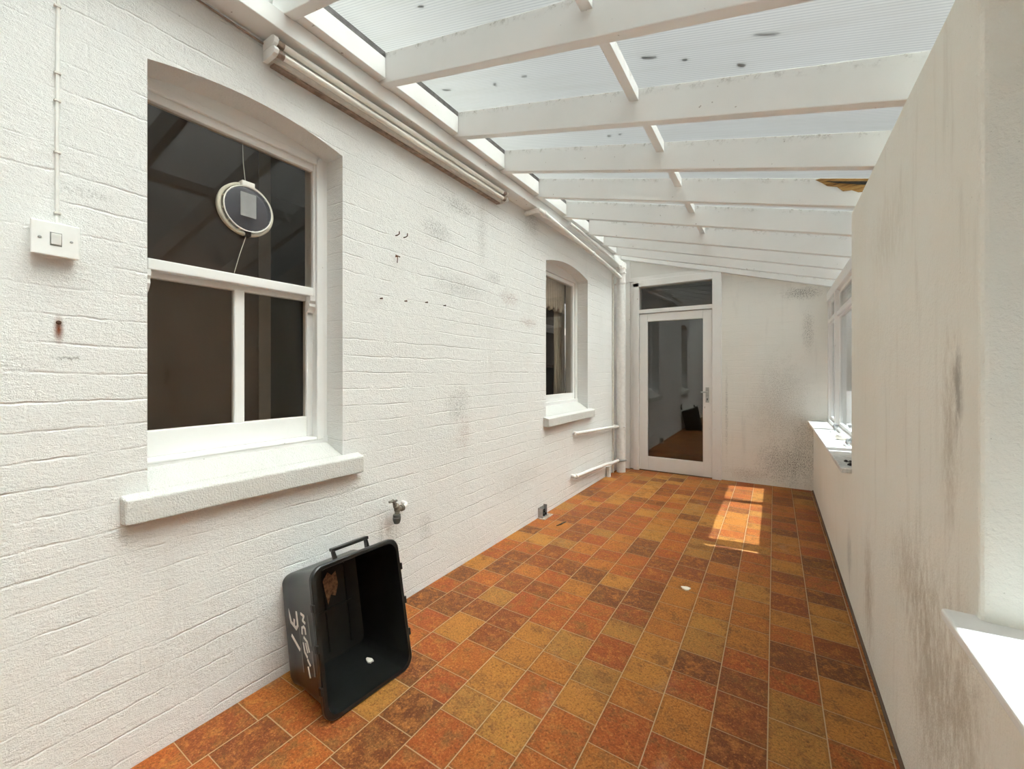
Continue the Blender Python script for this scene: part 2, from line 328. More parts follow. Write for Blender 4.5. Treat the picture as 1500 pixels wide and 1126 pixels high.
# ------------------------------------------------------------------ mesh helpers
class MB:
    def __init__(self): self.b = bmesh.new()
    def box(self, x0, x1, y0, y1, z0, z1):
        vs = [self.b.verts.new((x, y, z)) for x in (x0, x1) for y in (y0, y1) for z in (z0, z1)]
        for f in ((0, 1, 3, 2), (4, 6, 7, 5), (0, 4, 5, 1), (2, 3, 7, 6), (0, 2, 6, 4), (1, 5, 7, 3)):
            self.b.faces.new([vs[i] for i in f])
        return self
    def hexa(self, pts):
        """eight points: bottom four round, then top four round"""
        vs = [self.b.verts.new(p) for p in pts]
        for f in ((3, 2, 1, 0), (4, 5, 6, 7), (0, 1, 5, 4), (1, 2, 6, 5), (2, 3, 7, 6), (3, 0, 4, 7)):
            self.b.faces.new([vs[i] for i in f])
        return self
    def prism(self, poly, vec):
        """closed planar polygon extruded along vec"""
        a = [self.b.verts.new(p) for p in poly]
        c = [self.b.verts.new(Vector(p) + Vector(vec)) for p in poly]
        n = len(a)
        self.b.faces.new(a[::-1]); self.b.faces.new(c)
        for i in range(n):
            j = (i+1) % n
            self.b.faces.new((a[i], a[j], c[j], c[i]))
        return self
    def loft(self, rings, cap0=True, cap1=True):
        R = [[self.b.verts.new(p) for p in r] for r in rings]
        n = len(R[0])
        for a, c in zip(R, R[1:]):
            for i in range(n):
                j = (i+1) % n
                self.b.faces.new((a[i], a[j], c[j], c[i]))
        if cap0: self.b.faces.new(R[0][::-1])
        if cap1: self.b.faces.new(R[-1])
        return self
    def tube(self, pts, r, n=14, closed=False):
        pts = [Vector(p) for p in pts]; rr = r if isinstance(r, (list, tuple)) else [r]*len(pts)
        rings = []; up = None
        m = len(pts)
        for i, p in enumerate(pts):
            if closed: d = (pts[(i+1) % m] - pts[(i-1) % m])
            else: d = pts[min(i+1, m-1)] - pts[max(i-1, 0)]
            d.normalize()
            if up is None: up = Vector((0, 0, 1)) if abs(d.z) < 0.9 else Vector((1, 0, 0))
            s = d.cross(up)
            if s.length < 1e-4: s = d.cross(Vector((0.3, 1, 0.2)))
            s.normalize(); u2 = s.cross(d).normalized(); up = u2
            rings.append([p + (s*math.cos(2*PI*k/n) + u2*math.sin(2*PI*k/n))*rr[i] for k in range(n)])
        if closed:
            R = [[self.b.verts.new(q) for q in r_] for r_ in rings]
            for i in range(m):
                a, c = R[i], R[(i+1) % m]
                for k in range(n):
                    j = (k+1) % n
                    self.b.faces.new((a[k], a[j], c[j], c[k]))
            return self
        return self.loft(rings)
    def lathe(self, prof, centre, axis, n=24):
        """prof: list of (radius, distance along axis)"""
        ax = Vector(axis).normalized(); o = Vector(centre)
        s = ax.orthogonal().normalized(); u = ax.cross(s)
        rings = [[o + ax*h + (s*math.cos(2*PI*k/n) + u*math.sin(2*PI*k/n))*max(r, 1e-4) for k in range(n)] for r, h in prof]
        return self.loft(rings)
    def holes(self, outer, holes, depth_vec):
        """planar polygon with holes, thickened by depth_vec"""
        es = []
        for lp in [outer] + holes:
            vs = [self.b.verts.new(p) for p in lp]
            es += [self.b.edges.new((vs[i], vs[(i+1) % len(vs)])) for i in range(len(vs))]
        r = bmesh.ops.triangle_fill(self.b, edges=es, use_beauty=True, use_dissolve=False)
        fs = [g for g in r['geom'] if isinstance(g, bmesh.types.BMFace)]
        e = bmesh.ops.extrude_face_region(self.b, geom=fs)
        bmesh.ops.translate(self.b, vec=Vector(depth_vec), verts=[g for g in e['geom'] if isinstance(g, bmesh.types.BMVert)])
        return self
    def build(self, name, mat, parent=None, bevel=0.0, smooth=False, mtx=None, seg=2):
        bmesh.ops.recalc_face_normals(self.b, faces=self.b.faces)
        me = bpy.data.meshes.new(name); 
        if mtx is not None: self.b.transform(mtx)
        self.b.to_mesh(me); self.b.free()
        me.materials.append(mat)
        o = bpy.data.objects.new(name, me); C.objects.link(o)
        if smooth:
            for p in me.polygons: p.use_smooth = True
            md = o.modifiers.new('split', 'EDGE_SPLIT'); md.split_angle = math.radians(38)
        if bevel:
            md = o.modifiers.new('bevel', 'BEVEL'); md.width = bevel; md.segments = seg; md.limit_method = 'ANGLE'; md.angle_limit = math.radians(40)
        if parent is not None:
            o.parent = parent
            o.matrix_parent_inverse = Matrix.Translation(-parent.location) if parent.type == 'EMPTY' else Matrix.Identity(4)
        return o

def tag(o, label, cat, group=None, kind=None):
    o['label'] = label; o['category'] = cat
    if group: o['group'] = group
    if kind: o['kind'] = kind
    return o
def struct(o, label, cat): return tag(o, label, cat, kind='structure')
def empty(name, loc, label, cat, group=None, kind=None):
    o = bpy.data.objects.new(name, None); C.objects.link(o); o.location = loc; o.empty_display_size = 0.05
    return tag(o, label, cat, group, kind)

# ------------------------------------------------------------------ key dimensions (metres; camera at x=0, y=0)
XL, XR = -1.715, 0.345           # faces of the left and right walls
YB = -1.9                        # wall behind the camera
REV = 0.122                      # depth of the window reveals in the left wall
YF = 5.375
def yfar(x): return YF
def zb(x): return 2.640 - 0.2765*(x + 1.60)     # underside of the rafters
RD = 0.145
def zs(x): return zb(x) + RD + 0.002     # underside of the roof sheets

# ------------------------------------------------------------------ room shell
struct(MB().box(-1.83, 0.50, YB-0.05, 5.60, -0.12, 0.0).build('floor', M['tiles']),
       'floor of mottled terracotta and ochre square tiles', 'floor')

def arch(y0, y1, z0, zspring, rise, X, n=14):
    pts = [(X, y0, z0), (X, y1, z0)]
    for i in range(n+1):
        s = i/n
        pts.append((X, y1 + (y0-y1)*s, zspring + rise*(1-(2*s-1)**2)))
    return pts
W1 = dict(y0=0.490, y1=1.206, zs=2.268, rise=0.048, z0=0.80)
W2 = dict(y0=3.251, y1=4.222, zs=2.250, rise=0.068, z0=0.80)
ZT = 3.6
wl = MB()
wl.holes([(XL, YB, -0.1), (XL, 5.55, -0.1), (XL, 5.55, ZT), (XL, YB, ZT)],
         [arch(w['y0'], w['y1'], w['z0'], w['zs'], w['rise'], XL) for w in (W1, W2)], (-REV, 0, 0))
struct(wl.build('wall_left', M['wall_left']), 'long left wall of white painted brick with two arched windows', 'wall')
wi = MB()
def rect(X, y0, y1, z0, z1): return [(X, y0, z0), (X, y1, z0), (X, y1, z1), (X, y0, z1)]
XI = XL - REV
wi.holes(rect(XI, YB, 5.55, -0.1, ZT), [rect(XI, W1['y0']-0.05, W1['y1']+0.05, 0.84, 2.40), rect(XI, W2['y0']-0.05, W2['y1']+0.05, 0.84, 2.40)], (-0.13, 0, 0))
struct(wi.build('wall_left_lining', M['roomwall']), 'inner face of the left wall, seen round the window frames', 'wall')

# far wall: pieces round the door
def far_m(): return Matrix.Translation((0, YF, 0))
DX0, DX1 = -1.585, -0.520        # outside of the door frame (far wall coordinates)
fw = MB()
fw.box(DX1, 0.62, 0.0, 0.20, -0.1, 3.0)
fw.box(-1.80, DX0, 0.0, 0.20, -0.1, 3.0)
fw.box(DX0, DX1, 0.0, 0.20, 2.46, 3.0)
o = fw.build('wall_far', M['wall_far']); o.matrix_world = far_m()
struct(o, 'stained white brick end wall beside the glazed door', 'wall')
struct(MB().box(-1.83, 0.62, YB-0.2, YB, -0.1, 3.0).build('wall_back', M['wall_back']), 'white painted wall behind the camera', 'wall')

# right wall: low wall, pier between the windows, end pier; sloping tops under the rafters
XO = 0.62
wr = MB()
NY0, NY1, FY0 = -1.0, 1.190, 2.826
zt = zb(XR)
wr.prism([(XR, y, z) for y, z in ((YB, -0.1), (YF, -0.1), (YF, 0.715), (FY0, 0.715), (FY0, zt), (NY1, zt), (NY1, 0.715), (NY0, 0.715), (NY0, zt), (YB, zt))], (XO-XR, 0, 0))
for v_ in wr.b.verts:
    if v_.co.x > XR+0.1 and v_.co.z > 1.0: v_.co.z = zb(XO)
struct(wr.build('wall_right', M['wall_right'], bevel=0.012, seg=3), 'cream plastered right wall with a broad pier between two window openings', 'wall')
struct(MB().box(XR-0.010, XR, YB, YF, 0, 0.008).build('trim_1', M['brownwood']), 'thin dark brown edging strip where floor meets the right wall', 'trim')

# roof sheets
Xa, Xb = XL, 0.645
sh = MB().hexa([(Xa, YB, zs(Xa)), (Xb, YB, zs(Xb)), (Xb, 5.62, zs(Xb)), (Xa, 5.62, zs(Xa)),
                (Xa, YB, zs(Xa)+0.012), (Xb, YB, zs(Xb)+0.012), (Xb, 5.62, zs(Xb)+0.012), (Xa, 5.62, zs(Xa)+0.012)])
struct(sh.build('ceiling', M['polycarb']), 'sloping translucent ribbed plastic sheet roof', 'ceiling')
# wall plate (ledger) along the left wall
tag(MB().box(XL, -1.605, 0.05, 5.25, 2.572, 2.646).build('wall_plate', M['rafter'], bevel=0.003), 'long white timber wall plate fixed above the fluorescent light', 'timber')

# rafters
SK = -0.062
RY = [0.87, 1.332, 1.866, 2.358, 2.845, 3.350, 3.884, 4.300, 4.728]
ORD = ['nearest the camera, cut off by the top edge', 'second from the camera, above the middle of the long light', 'third from the camera',
       'fourth from the camera', 'with a rotted orange patch at its right end', 'sixth from the camera',
       'seventh from the camera', 'eighth from the camera, third from the glazed door', 'ninth from the camera, last but one before the door']
RT = 0.042
def ry(i, x): return RY[i] + SK*(x + 1.60)
def rafter(i, x0=-1.70, x1=0.62):
    m = MB()
    p = []
    for dz in (0, RD):
        for x, dy in ((x0, 0), (x1, 0), (x1, RT), (x0, RT)): p.append((x, ry(i, x)+dy, zb(x)+dz))
    m.hexa(p)
    o = m.build('rafter', M['rafter'], bevel=0.003)
    return tag(o, 'white sloping roof rafter ' + ORD[i], 'rafter', 'roof rafters')
raf = []
for i in range(9):
    raf.append(rafter(i))
# rafter fixed along the end wall, shallower
m = MB(); p = []
for dz in (0, 0.07):
    for x, dy in ((-1.70, -0.052), (0.60, -0.052), (0.60, -0.003), (-1.70, -0.003)): p.append((x, yfar(x)+dy, zb(x)+RD-0.075+dz))
m.hexa(p)
tag(m.build('rafter', M['rafter'], bevel=0.003), 'shallow white rafter fixed flat against the end wall over the door', 'rafter', 'roof rafters')
# rotted end of the fifth rafter
rp = MB()
yy = lambda x: ry(4, x) - 0.004
prof = [(0.185, 0.134), (0.205, 0.141), (0.30, 0.141), (0.44, 0.140), (0.44, 0.082), (0.36, 0.072), (0.335, 0.082), (0.30, 0.076), (0.275, 0.098), (0.235, 0.102), (0.21, 0.120)]
rp.prism([(x, yy(x), zb(x)+h) for x, h in prof], (0, 0.006, 0))
rp.build('rotted_patch', M['rotten'], raf[4])['label'] = 'rotted split orange timber at the rafter end'
cr = MB(); cr.prism([(0.225, yy(0.225)-0.002, zb(0.225)+0.126), (0.44, yy(0.44)-0.002, zb(0.44)+0.126), (0.44, yy(0.44)-0.002, zb(0.44)+0.106), (0.28, yy(0.28)-0.002, zb(0.28)+0.116)], (0, 0.004, 0))
cr.build('crack', M['dark'], raf[4])['label'] = 'dark crack in the rotted timber'

# noggins between rafters
NOGL = ['over the fluorescent light, cut by the top edge', 'second from the camera', 'third from the camera', 'fourth from the camera',
        'fifth from the camera, left of the rotted patch', 'sixth from the camera', 'seventh from the camera', 'last, nearest the glazed door']
for i in range(8):
    xa, xb = -0.538, -0.496
    g = 0.001
    A0, A1, B0, B1 = ry(i, xa)+RT+g, ry(i+1, xa)-g, ry(i, xb)+RT+g, ry(i+1, xb)-g
    m = MB()
    m.hexa([(xa, A0, 2.437), (xb, B0, 2.426), (xb, B1, 2.426), (xa, A1, 2.437), (xa, A0, zs(xa)-0.002), (xb, B0, zs(xb)-0.002), (xb, B1, zs(xb)-0.002), (xa, A1, zs(xa)-0.002)])
    tag(m.build('noggin', M['rafter'], bevel=0.002), 'short white timber noggin between rafters, ' + NOGL[i], 'noggin', 'noggins between the rafters')
# blocking boards over the wall plate
for i in range(8):
    y0, y1 = ry(i, -1.57)+RT+0.002, ry(i+1, -1.57)-0.002
    bb = MB().box(-1.655, -1.56, y0, y1, 2.648, 2.746).build('blocking_board', M['rafter'], bevel=0.002)
    tag(bb, ('white blocking board on the wall plate, between rafters %s and %s from the camera' % (['one', 'two', 'three', 'four', 'five', 'six', 'seven', 'eight'][i], ['two', 'three', 'four', 'five', 'six', 'seven', 'eight', 'nine'][i])),
        'board', 'blocking boards above the wall plate')
    MB().box(-1.61, -1.562, y0, y1, 2.7465, 2.7745).build('dirty_seal', M['flash'], bb)['label'] = 'dark dirty strip under the roof sheet'
# eaves boards outside and the head over the far window
struct(MB().hexa([(0.585, YB, 2.0), (0.62, YB, 2.0), (0.62, FY0, 2.0), (0.585, FY0, 2.0), (0.585, YB, zs(0.585)-0.002), (0.62, YB, zs(0.62)-0.002), (0.62, FY0, zs(0.62)-0.002), (0.585, FY0, zs(0.585)-0.002)]).build('trim_3', M['rafter']), 'white eaves board closing the rafter ends over the right wall', 'trim')

# dead leaves lying on the sheets
LV = [(617, 7, .035, .012), (726, 122, .03, .012), (653, 130, .07, .012), (1121, 48, .09, .010), (1087, 93, .035, .016), (1004, 85, .03, .010),
      (951, 82, .06, .012), (893, 197, .022, .014), (909, 195, .024, .016), (917, 22, .03, .01), (463, 5, .04, .01), (768, 110, .025, .008), (1020, 233, .05, .006)]
F, TH, Y0 = 603.2, 0.567671, 545.5
def ray(px, py):
    u = (px-750)/F; v = (Y0-py)/F; s, c = math.sin(TH), math.cos(TH)
    return Vector((-s+u*c, c+u*s, v))
LPOS = ['near the top edge, before the second rafter', 'between third and fourth rafters, left half', 'smear beside a blocking board in the third bay', 'longest, right half of the roof',
        'rounded, beside the third rafter in its right half', 'small, right of the second noggin', 'long, beside the second noggin', 'left one of a pair by the third noggin', 'right one of a pair by the third noggin',
        'beside the first noggin', 'at the left end above the light', 'small, near the middle of the third bay', 'thin, just past the fourth rafter on the right']
for (px, py, a, b), lp in zip(LV, LPOS):
    d = ray(px, py); t_ = (zs(0) + 0.0135 - 1.25)/(d.z + 0.2765*d.x)
    P = Vector((0, 0, 1.25)) + d*t_
    n = 10; pl = []
    for k in range(n):
        an = 2*PI*k/n; q = random.uniform(0.5, 1.25)
        X = P.x + math.cos(an)*a*0.5*q; Yq = P.y + math.sin(an)*b*0.6*q + math.cos(an)*a*0.06
        pl.append((X, Yq, zs(X)+0.0125))
    tag(MB().prism(pl, (0, 0, 0.004)).build('dead_leaf', M['leaf']), 'dark dead leaf on the roof sheet, ' + lp, 'leaf', 'dead leaves on the roof')

# ------------------------------------------------------------------ windows in the left wall
def glaze(name, y0, y1, z0, z1, X, parent, mat='glass'):
    return MB().box(X-0.002, X+0.002, y0, y1, z0, z1).build(name, M[mat], parent)
def ring(m, X0, X1, y0, y1, z0, z1, l, r, b, t):
    """rectangular frame: outer y0..y1, z0..z1 with member widths"""
    m.box(X0, X1, y0, y0+l, z0, z1); m.box(X0, X1, y1-r, y1, z0, z1)
    m.box(X0, X1, y0+l, y1-r, z0, z0+b); m.box(X0, X1, y0+l, y1-r, z1-t, z1)
    return m
# window 1: sash window, one pane over two
w1 = empty('window_1', (XL-0.12, 0.848, 0.85), 'near white sash window with round vent and two lower panes', 'window', kind='structure')
fr = MB()
fr.box(-1.955, -1.837, 0.445, 0.512, 0.90, 2.36); fr.box(-1.955, -1.837, 1.163, 1.255, 0.90, 2.36)
fr.box(-1.955, -1.837, 0.512, 1.163, 2.245, 2.36)
fr.box(-1.955, -1.832, 0.445, 1.255, 0.845, 0.945)
fr.build('window_frame', M['frame'], w1, bevel=0.004)
bd = ring(MB(), -1.845, -1.829, 0.492, 1.184, 0.93, 2.264, 0.026, 0.034, 0.012, 0.030)
bd.build('bead', M['frame'], w1, bevel=0.004)
us = ring(MB(), -1.882, -1.846, 0.512, 1.163, 1.612, 2.245, 0.016, 0.021, 0.040, 0.040)
uo = us.build('upper_sash', M['frame'], w1, bevel=0.004)
glaze('pane', 0.526, 1.143, 1.65, 2.206, -1.865, uo)
# moulded horns under the upper sash
for yc in (0.520, 1.142):
    hp = [(0.0, 0.0), (0.036, 0.0), (0.036, -0.022), (0.026, -0.034), (0.030, -0.048), (0.020, -0.062), (0.010, -0.074), (0.0, -0.078)]
    MB().prism([(-1.882 + a, yc-0.016, 1.612+z) for a, z in hp], (0, 0.034, 0)).build('sash_horn', M['frame'], uo)
lsx = ring(MB(), -1.925, -1.889, 0.500, 1.175, 0.945, 1.640, 0.034, 0.040, 0.096, 0.048)
lo = lsx.build('lower_sash', M['frame'], w1, bevel=0.004)
MB().box(-1.922, -1.890, 0.822, 0.862, 1.035, 1.60).build('glazing_bar', M['frame'], lo, bevel=0.006)
glaze('pane', 0.532, 0.824, 1.038, 1.594, -1.905, lo); glaze('pane', 0.860, 1.135, 1.038, 1.594, -1.905, lo)
si = MB()
# sill: projecting nose plus sloping top inside the opening
si.hexa([(-1.716, 0.422, 0.776), (-1.668, 0.425, 0.778), (-1.668, 1.292, 0.770), (-1.716, 1.292, 0.770),
         (-1.716, 0.422, 0.868), (-1.668, 0.425, 0.856), (-1.668, 1.292, 0.848), (-1.716, 1.292, 0.864)])
si.hexa([(-1.838, 0.491, 0.801), (-1.716, 0.491, 0.801), (-1.716, 1.205, 0.801), (-1.838, 1.205, 0.801),
         (-1.838, 0.491, 0.925), (-1.716, 0.491, 0.868), (-1.716, 1.205, 0.864), (-1.838, 1.205, 0.915)])
o = si.build('window_sill', M['sill'], w1, bevel=0.007, seg=3)

# round ventilator set in the upper pane
vy, vz, vx = 0.850, 1.925, -1.863
v = empty('window_vent', (vx, vy, vz-0.11), 'round cream and smoky plastic vent set in the near window pane', 'vent')
MB().lathe([(0.108, 0), (0.108, 0.014), (0.104, 0.018), (0.098, 0.018), (0.094, 0.012), (0.092, 0.0)], (vx, vy, vz), (1, 0, 0), 48).build('base_ring', M['cream'], v, smooth=True)
MB().lathe([(0.090, 0.026), (0.090, 0.030), (0.086, 0.033), (0.02, 0.035), (0.001, 0.035)], (vx, vy, vz), (1, 0, 0), 48).build('disc', M['smoky'], v, smooth=True)
MB().tube([(vx+0.030, vy+0.0915*math.cos(2*PI*k/48), vz+0.0915*math.sin(2*PI*k/48)) for k in range(48)], 0.0028, 8, closed=True).build('rim', M['tube'], v, smooth=True)
MB().box(vx+0.0355, vx+0.0375, vy-0.034, vy+0.026, vz-0.035, vz+0.062).build('sticker', M['label'], v)
MB().box(vx, vx+0.034, vy-0.026, vy+0.024, vz+0.090, vz+0.113).build('bracket', M['tube'], v, bevel=0.004)
MB().box(vx, vx+0.032, vy-0.008, vy+0.010, vz-0.112, vz-0.088).build('catch', M['dark'], v, bevel=0.003)
for k in range(12):
    a = 2*PI*k/12+0.2
    MB().tube([(vx+0.012, vy+0.094*math.cos(a), vz+0.094*math.sin(a)), (vx+0.028, vy+0.089*math.cos(a), vz+0.089*math.sin(a))], 0.004, 6).build('spacer', M['cream'], v)
MB().tube([(vx+0.012, vy-0.004, vz+0.112), (vx+0.006, vy-0.010, 2.12), (vx+0.006, vy-0.012, 2.20)], 0.0012, 6).build('pull_cord', M['cream'], v)
MB().tube([(vx+0.012, vy-0.002, vz-0.110), (vx+0.014, vy-0.025, 1.74), (vx+0.012, vy-0.046, 1.655)], 0.0012, 6).build('pull_cord', M['cream'], v)

# window 2: single fixed light
w2 = empty('window_2', (XL-0.12, 3.736, 0.85), 'far white arched window with lace valance, near the glazed door', 'window', kind='structure')
fr = MB()
fr.box(-1.955, -1.837, 3.205, 3.300, 0.90, 2.38); fr.box(-1.955, -1.837, 4.172, 4.27, 0.90, 2.38)
fr.box(-1.955, -1.837, 3.300, 4.172, 2.225, 2.38); fr.box(-1.955, -1.832, 3.205, 4.27, 0.845, 0.965)
fr.build('window_frame', M['frame'], w2, bevel=0.004)
sa = ring(MB(), -1.90, -1.850, 3.300, 4.172, 0.965, 2.225, 0.04, 0.040, 0.065, 0.038).build('sash', M['frame'], w2, bevel=0.004)
glaze('pane', 3.338, 4.134, 1.028, 2.189, -1.872, sa)
si = MB()
si.hexa([(-1.716, 3.20, 0.775), (-1.660, 3.20, 0.770), (-1.660, 4.300, 0.770), (-1.716, 4.300, 0.775),
         (-1.716, 3.20, 0.858), (-1.660, 3.20, 0.845), (-1.660, 4.300, 0.845), (-1.716, 4.300, 0.858)])
si.hexa([(-1.838, 3.252, 0.801), (-1.716, 3.252, 0.801), (-1.716, 4.221, 0.801), (-1.838, 4.221, 0.801),
         (-1.838, 3.252, 0.935), (-1.716, 3.252, 0.858), (-1.716, 4.221, 0.858), (-1.838, 4.221, 0.935)])
si.build('window_sill', M['sill'], w2, bevel=0.006, seg=3)

# ------------------------------------------------------------------ dim rooms behind the windows and door
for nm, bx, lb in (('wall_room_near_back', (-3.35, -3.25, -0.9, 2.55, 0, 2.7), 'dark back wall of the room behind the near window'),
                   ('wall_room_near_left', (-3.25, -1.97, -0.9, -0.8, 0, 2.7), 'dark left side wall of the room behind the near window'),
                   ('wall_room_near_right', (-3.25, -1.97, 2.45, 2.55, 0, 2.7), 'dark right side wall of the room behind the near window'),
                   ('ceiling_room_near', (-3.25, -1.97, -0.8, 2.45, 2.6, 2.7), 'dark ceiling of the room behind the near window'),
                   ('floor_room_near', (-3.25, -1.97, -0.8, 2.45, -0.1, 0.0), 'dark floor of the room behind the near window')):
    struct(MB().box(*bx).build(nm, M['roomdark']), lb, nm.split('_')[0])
pn = MB().box(-2.34, -2.30, -0.10, 1.115, 0.0, 2.45).build('wooden_screen', M['brownwood'])
tag(pn, 'dark brown wooden panel standing behind the near sash window', 'screen')
MB().box(-2.345, -2.295, 1.115, 1.175, 0.0, 2.45).build('pale_edge', M['paleedge'], pn)['label'] = 'paler vertical edge'
r2 = MB()
r2.box(-3.6, -3.5, 3.0, 7.4, 0, 2.7); r2.box(-3.5, -1.97, 2.9, 3.0, 0, 2.7); r2.box(-3.5, -1.97, 7.4, 7.5, 0, 0.9)
r2.box(-3.5, -1.97, 3.0, 7.4, 2.6, 2.7); r2.box(-3.5, -1.97, 3.0, 7.4, -0.1, 0.0)
r2.box(-1.97, -1.90, 5.6, 7.4, 0, 2.7)
struct(r2.build('wall_room_far', M['roomwall']), 'dim room seen through the far arched window', 'wall')
struct(MB().box(-3.5, -3.47, 3.0, 7.4, 1.98, 2.12).build('trim_4', M['roomwhite']), 'pale picture rail inside the far room', 'trim')
struct(MB().box(-3.5, -3.46, 3.0, 7.4, 1.34, 1.39).build('trim_5', M['brownwood']), 'brown dado rail inside the far room', 'trim')
struct(MB().box(-3.5, -3.485, 3.0, 7.4, 0.0, 1.34).build('trim_6', M['roomdark']), 'dark dado panelling inside the far room', 'trim')
# lace valance: gathered strip with scalloped hem
def drape(y0, y1, ztop, zbot, X, waves, amp, scallop, nz=10, n=160):
    m = MB(); R = []
    for j in range(nz+1):
        row = []
        for i in range(n+1):
            s = i/n
            y = y0 + (y1-y0)*s
            hem = zbot + scallop*abs(math.sin(PI*s*waves/2))
            z = ztop + (hem-ztop)*j/nz
            row.append(m.b.verts.new((X + amp*(0.3+0.7*j/nz)*math.sin(2*PI*s*waves + 0.6*math.sin(9*s)), y, z)))
        R.append(row)
    for j in range(nz):
        for i in range(n): m.b.faces.new((R[j][i], R[j][i+1], R[j+1][i+1], R[j+1][i]))
    return m
o = drape(3.28, 4.20, 2.24, 1.90, -1.985, 16, 0.018, 0.035).build('lace_valance', M['lace'], smooth=True)
o.modifiers.new('thick', 'SOLIDIFY').thickness = 0.002
tag(o, 'gathered white lace valance across the top of the far window', 'valance')
o = drape(4.03, 4.30, 2.24, 0.95, -2.03, 7, 0.016, 0.0).build('net_curtain', M['net'], smooth=True)
o.modifiers.new('thick', 'SOLIDIFY').thickness = 0.002
tag(o, 'pale net curtain hanging at the right of the far window', 'curtain')

# ------------------------------------------------------------------ glazed door in the end wall (local coords, then turned)
FM = far_m()
d = bpy.data.objects.new('door_1', None); C.objects.link(d); d.matrix_world = FM @ Matrix.Translation((-1.05, 0, 0)); d.empty_display_size = 0.1
tag(d, 'white glazed door with fanlight over it in the end wall', 'door', kind='structure')
def dpart(mb, name, mat, parent=None, bevel=0.004, **k):
    o = mb.build(name, M[mat], None, bevel=bevel, **k)
    o.parent = parent if parent is not None else d
    if parent is None: o.matrix_parent_inverse = Matrix.Translation((1.05, 0, 0))
    return o
L0, L1 = -1.466, -0.620
f = MB()
f.box(DX0, DX0+0.045, -0.02, 0.10, 0, 2.43); f.box(DX0+0.045, L0-0.003, -0.045, 0.10, 0, 2.40)
f.box(L1+0.003, DX1, -0.045, 0.10, 0, 2.43)
f.box(DX0+0.045, L1+0.003, -0.045, 0.10, 2.350, 2.43)
f.box(L0-0.003, L1+0.003, -0.035, 0.10, 2.005, 2.055)
dpart(f, 'door_frame', 'doorpaint')
f = MB(); f.box(-1.70, DX1, -0.032, 0.02, 2.425, 2.475); f.box(-1.70, DX0-0.002, -0.03, 0.0, 0.0, 2.70)
dpart(f, 'architrave', 'doorpaint')
f = MB(); f.box(-1.70, DX1+0.02, -0.018, 0.0, 2.47, 2.72)
dpart(f, 'header_board', 'board')
f = MB(); ring(f, 0, 1, 0, 1, 0, 1, .1, .1, .1, .1); f.b.free()
def ringx(y0, y1, x0, x1, z0, z1, l, r, b, t):
    m = MB(); m.box(x0, x0+l, y0, y1, z0, z1); m.box(x1-r, x1, y0, y1, z0, z1)
    m.box(x0+l, x1-r, y0, y1, z0, z0+b); m.box(x0+l, x1-r, y0, y1, z1-t, z1); return m
leaf = dpart(ringx(-0.020, 0.024, L0, L1, 0.012, 1.998, 0.100, 0.100, 0.170, 0.100), 'door_leaf', 'doorpaint')
dpart(MB().box(L0+0.098, L1-0.098, 0.0, 0.004, 0.18, 1.90), 'pane', 'doorglass', leaf, 0)
dpart(MB().box(L0-0.003, L1+0.003, 0.02, 0.024, 2.05, 2.355), 'fanlight_pane', 'doorglass', None, 0)
h = dpart(MB().box(-0.690, -0.652, -0.028, -0.020, 0.895, 1.075), 'handle_plate', 'steel', leaf, 0.002)
hm = MB(); hm.tube([(-0.671, -0.026, 1.02), (-0.671, -0.056, 1.02), (-0.678, -0.062, 1.02), (-0.735, -0.062, 1.018)], 0.008, 10)
dpart(hm, 'lever', 'steel', h, 0, smooth=True)
dpart(MB().box(-0.676, -0.666, -0.030, -0.027, 0.92, 0.945), 'keyhole', 'dark', h, 0)
dpart(MB().box(DX0, DX1, -0.02, 0.20, -0.05, 0.010), 'threshold', 'brownwood', None, 0.002)
# dark hall behind the door
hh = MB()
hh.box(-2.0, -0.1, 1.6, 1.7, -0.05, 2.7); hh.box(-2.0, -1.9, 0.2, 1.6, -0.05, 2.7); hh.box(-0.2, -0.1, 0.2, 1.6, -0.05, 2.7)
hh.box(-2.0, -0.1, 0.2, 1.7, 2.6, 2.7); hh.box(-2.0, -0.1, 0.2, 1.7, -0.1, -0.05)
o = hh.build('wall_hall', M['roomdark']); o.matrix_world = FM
struct(o, 'dark hall behind the glazed door', 'wall')

# ------------------------------------------------------------------ right windows
w3 = empty('window_3', (0.48, 4.1, 0.75), 'far window in the right wall with white mullions, lit by the sun', 'window', kind='structure')
ZS = 0.742
SY1 = 5.374
MB().box(0.298, 0.475, 2.80, SY1, 0.715, ZS).build('window_sill', M['sillboard'], w3, bevel=0.006, seg=3)
f = MB()
f.box(0.465, 0.545, 5.30, SY1, 0.715, 2.09); f.box(0.465, 0.545, FY0+0.002, FY0+0.06, 0.715, 2.09)
f.box(0.465, 0.545, FY0+0.06, 5.30, 0.715, 0.775)
f.hexa([(0.455, FY0+0.002, 1.98), (0.56, FY0+0.002, 1.98), (0.56, SY1, 1.98), (0.455, SY1, 1.98), (0.455, FY0+0.002, zb(0.455)), (0.56, FY0+0.002, zb(0.56)), (0.56, SY1, zb(0.56)), (0.455, SY1, zb(0.455))])
f.build('window_frame', M['frame'], w3, bevel=0.004)
MUL = [4.665, 3.50]
for y in MUL: MB().box(0.452, 0.50, y-0.022, y+0.022, 0.775, 1.98).build('mullion', M['frame'], w3, bevel=0.004)
MB().box(0.465, 0.503, FY0+0.06, 5.30, 1.752, 1.790).build('transom', M['frame'], w3, bevel=0.004)
bays = [(MUL[0]+0.022, 5.30), (MUL[1]+0.022, MUL[0]-0.022)]
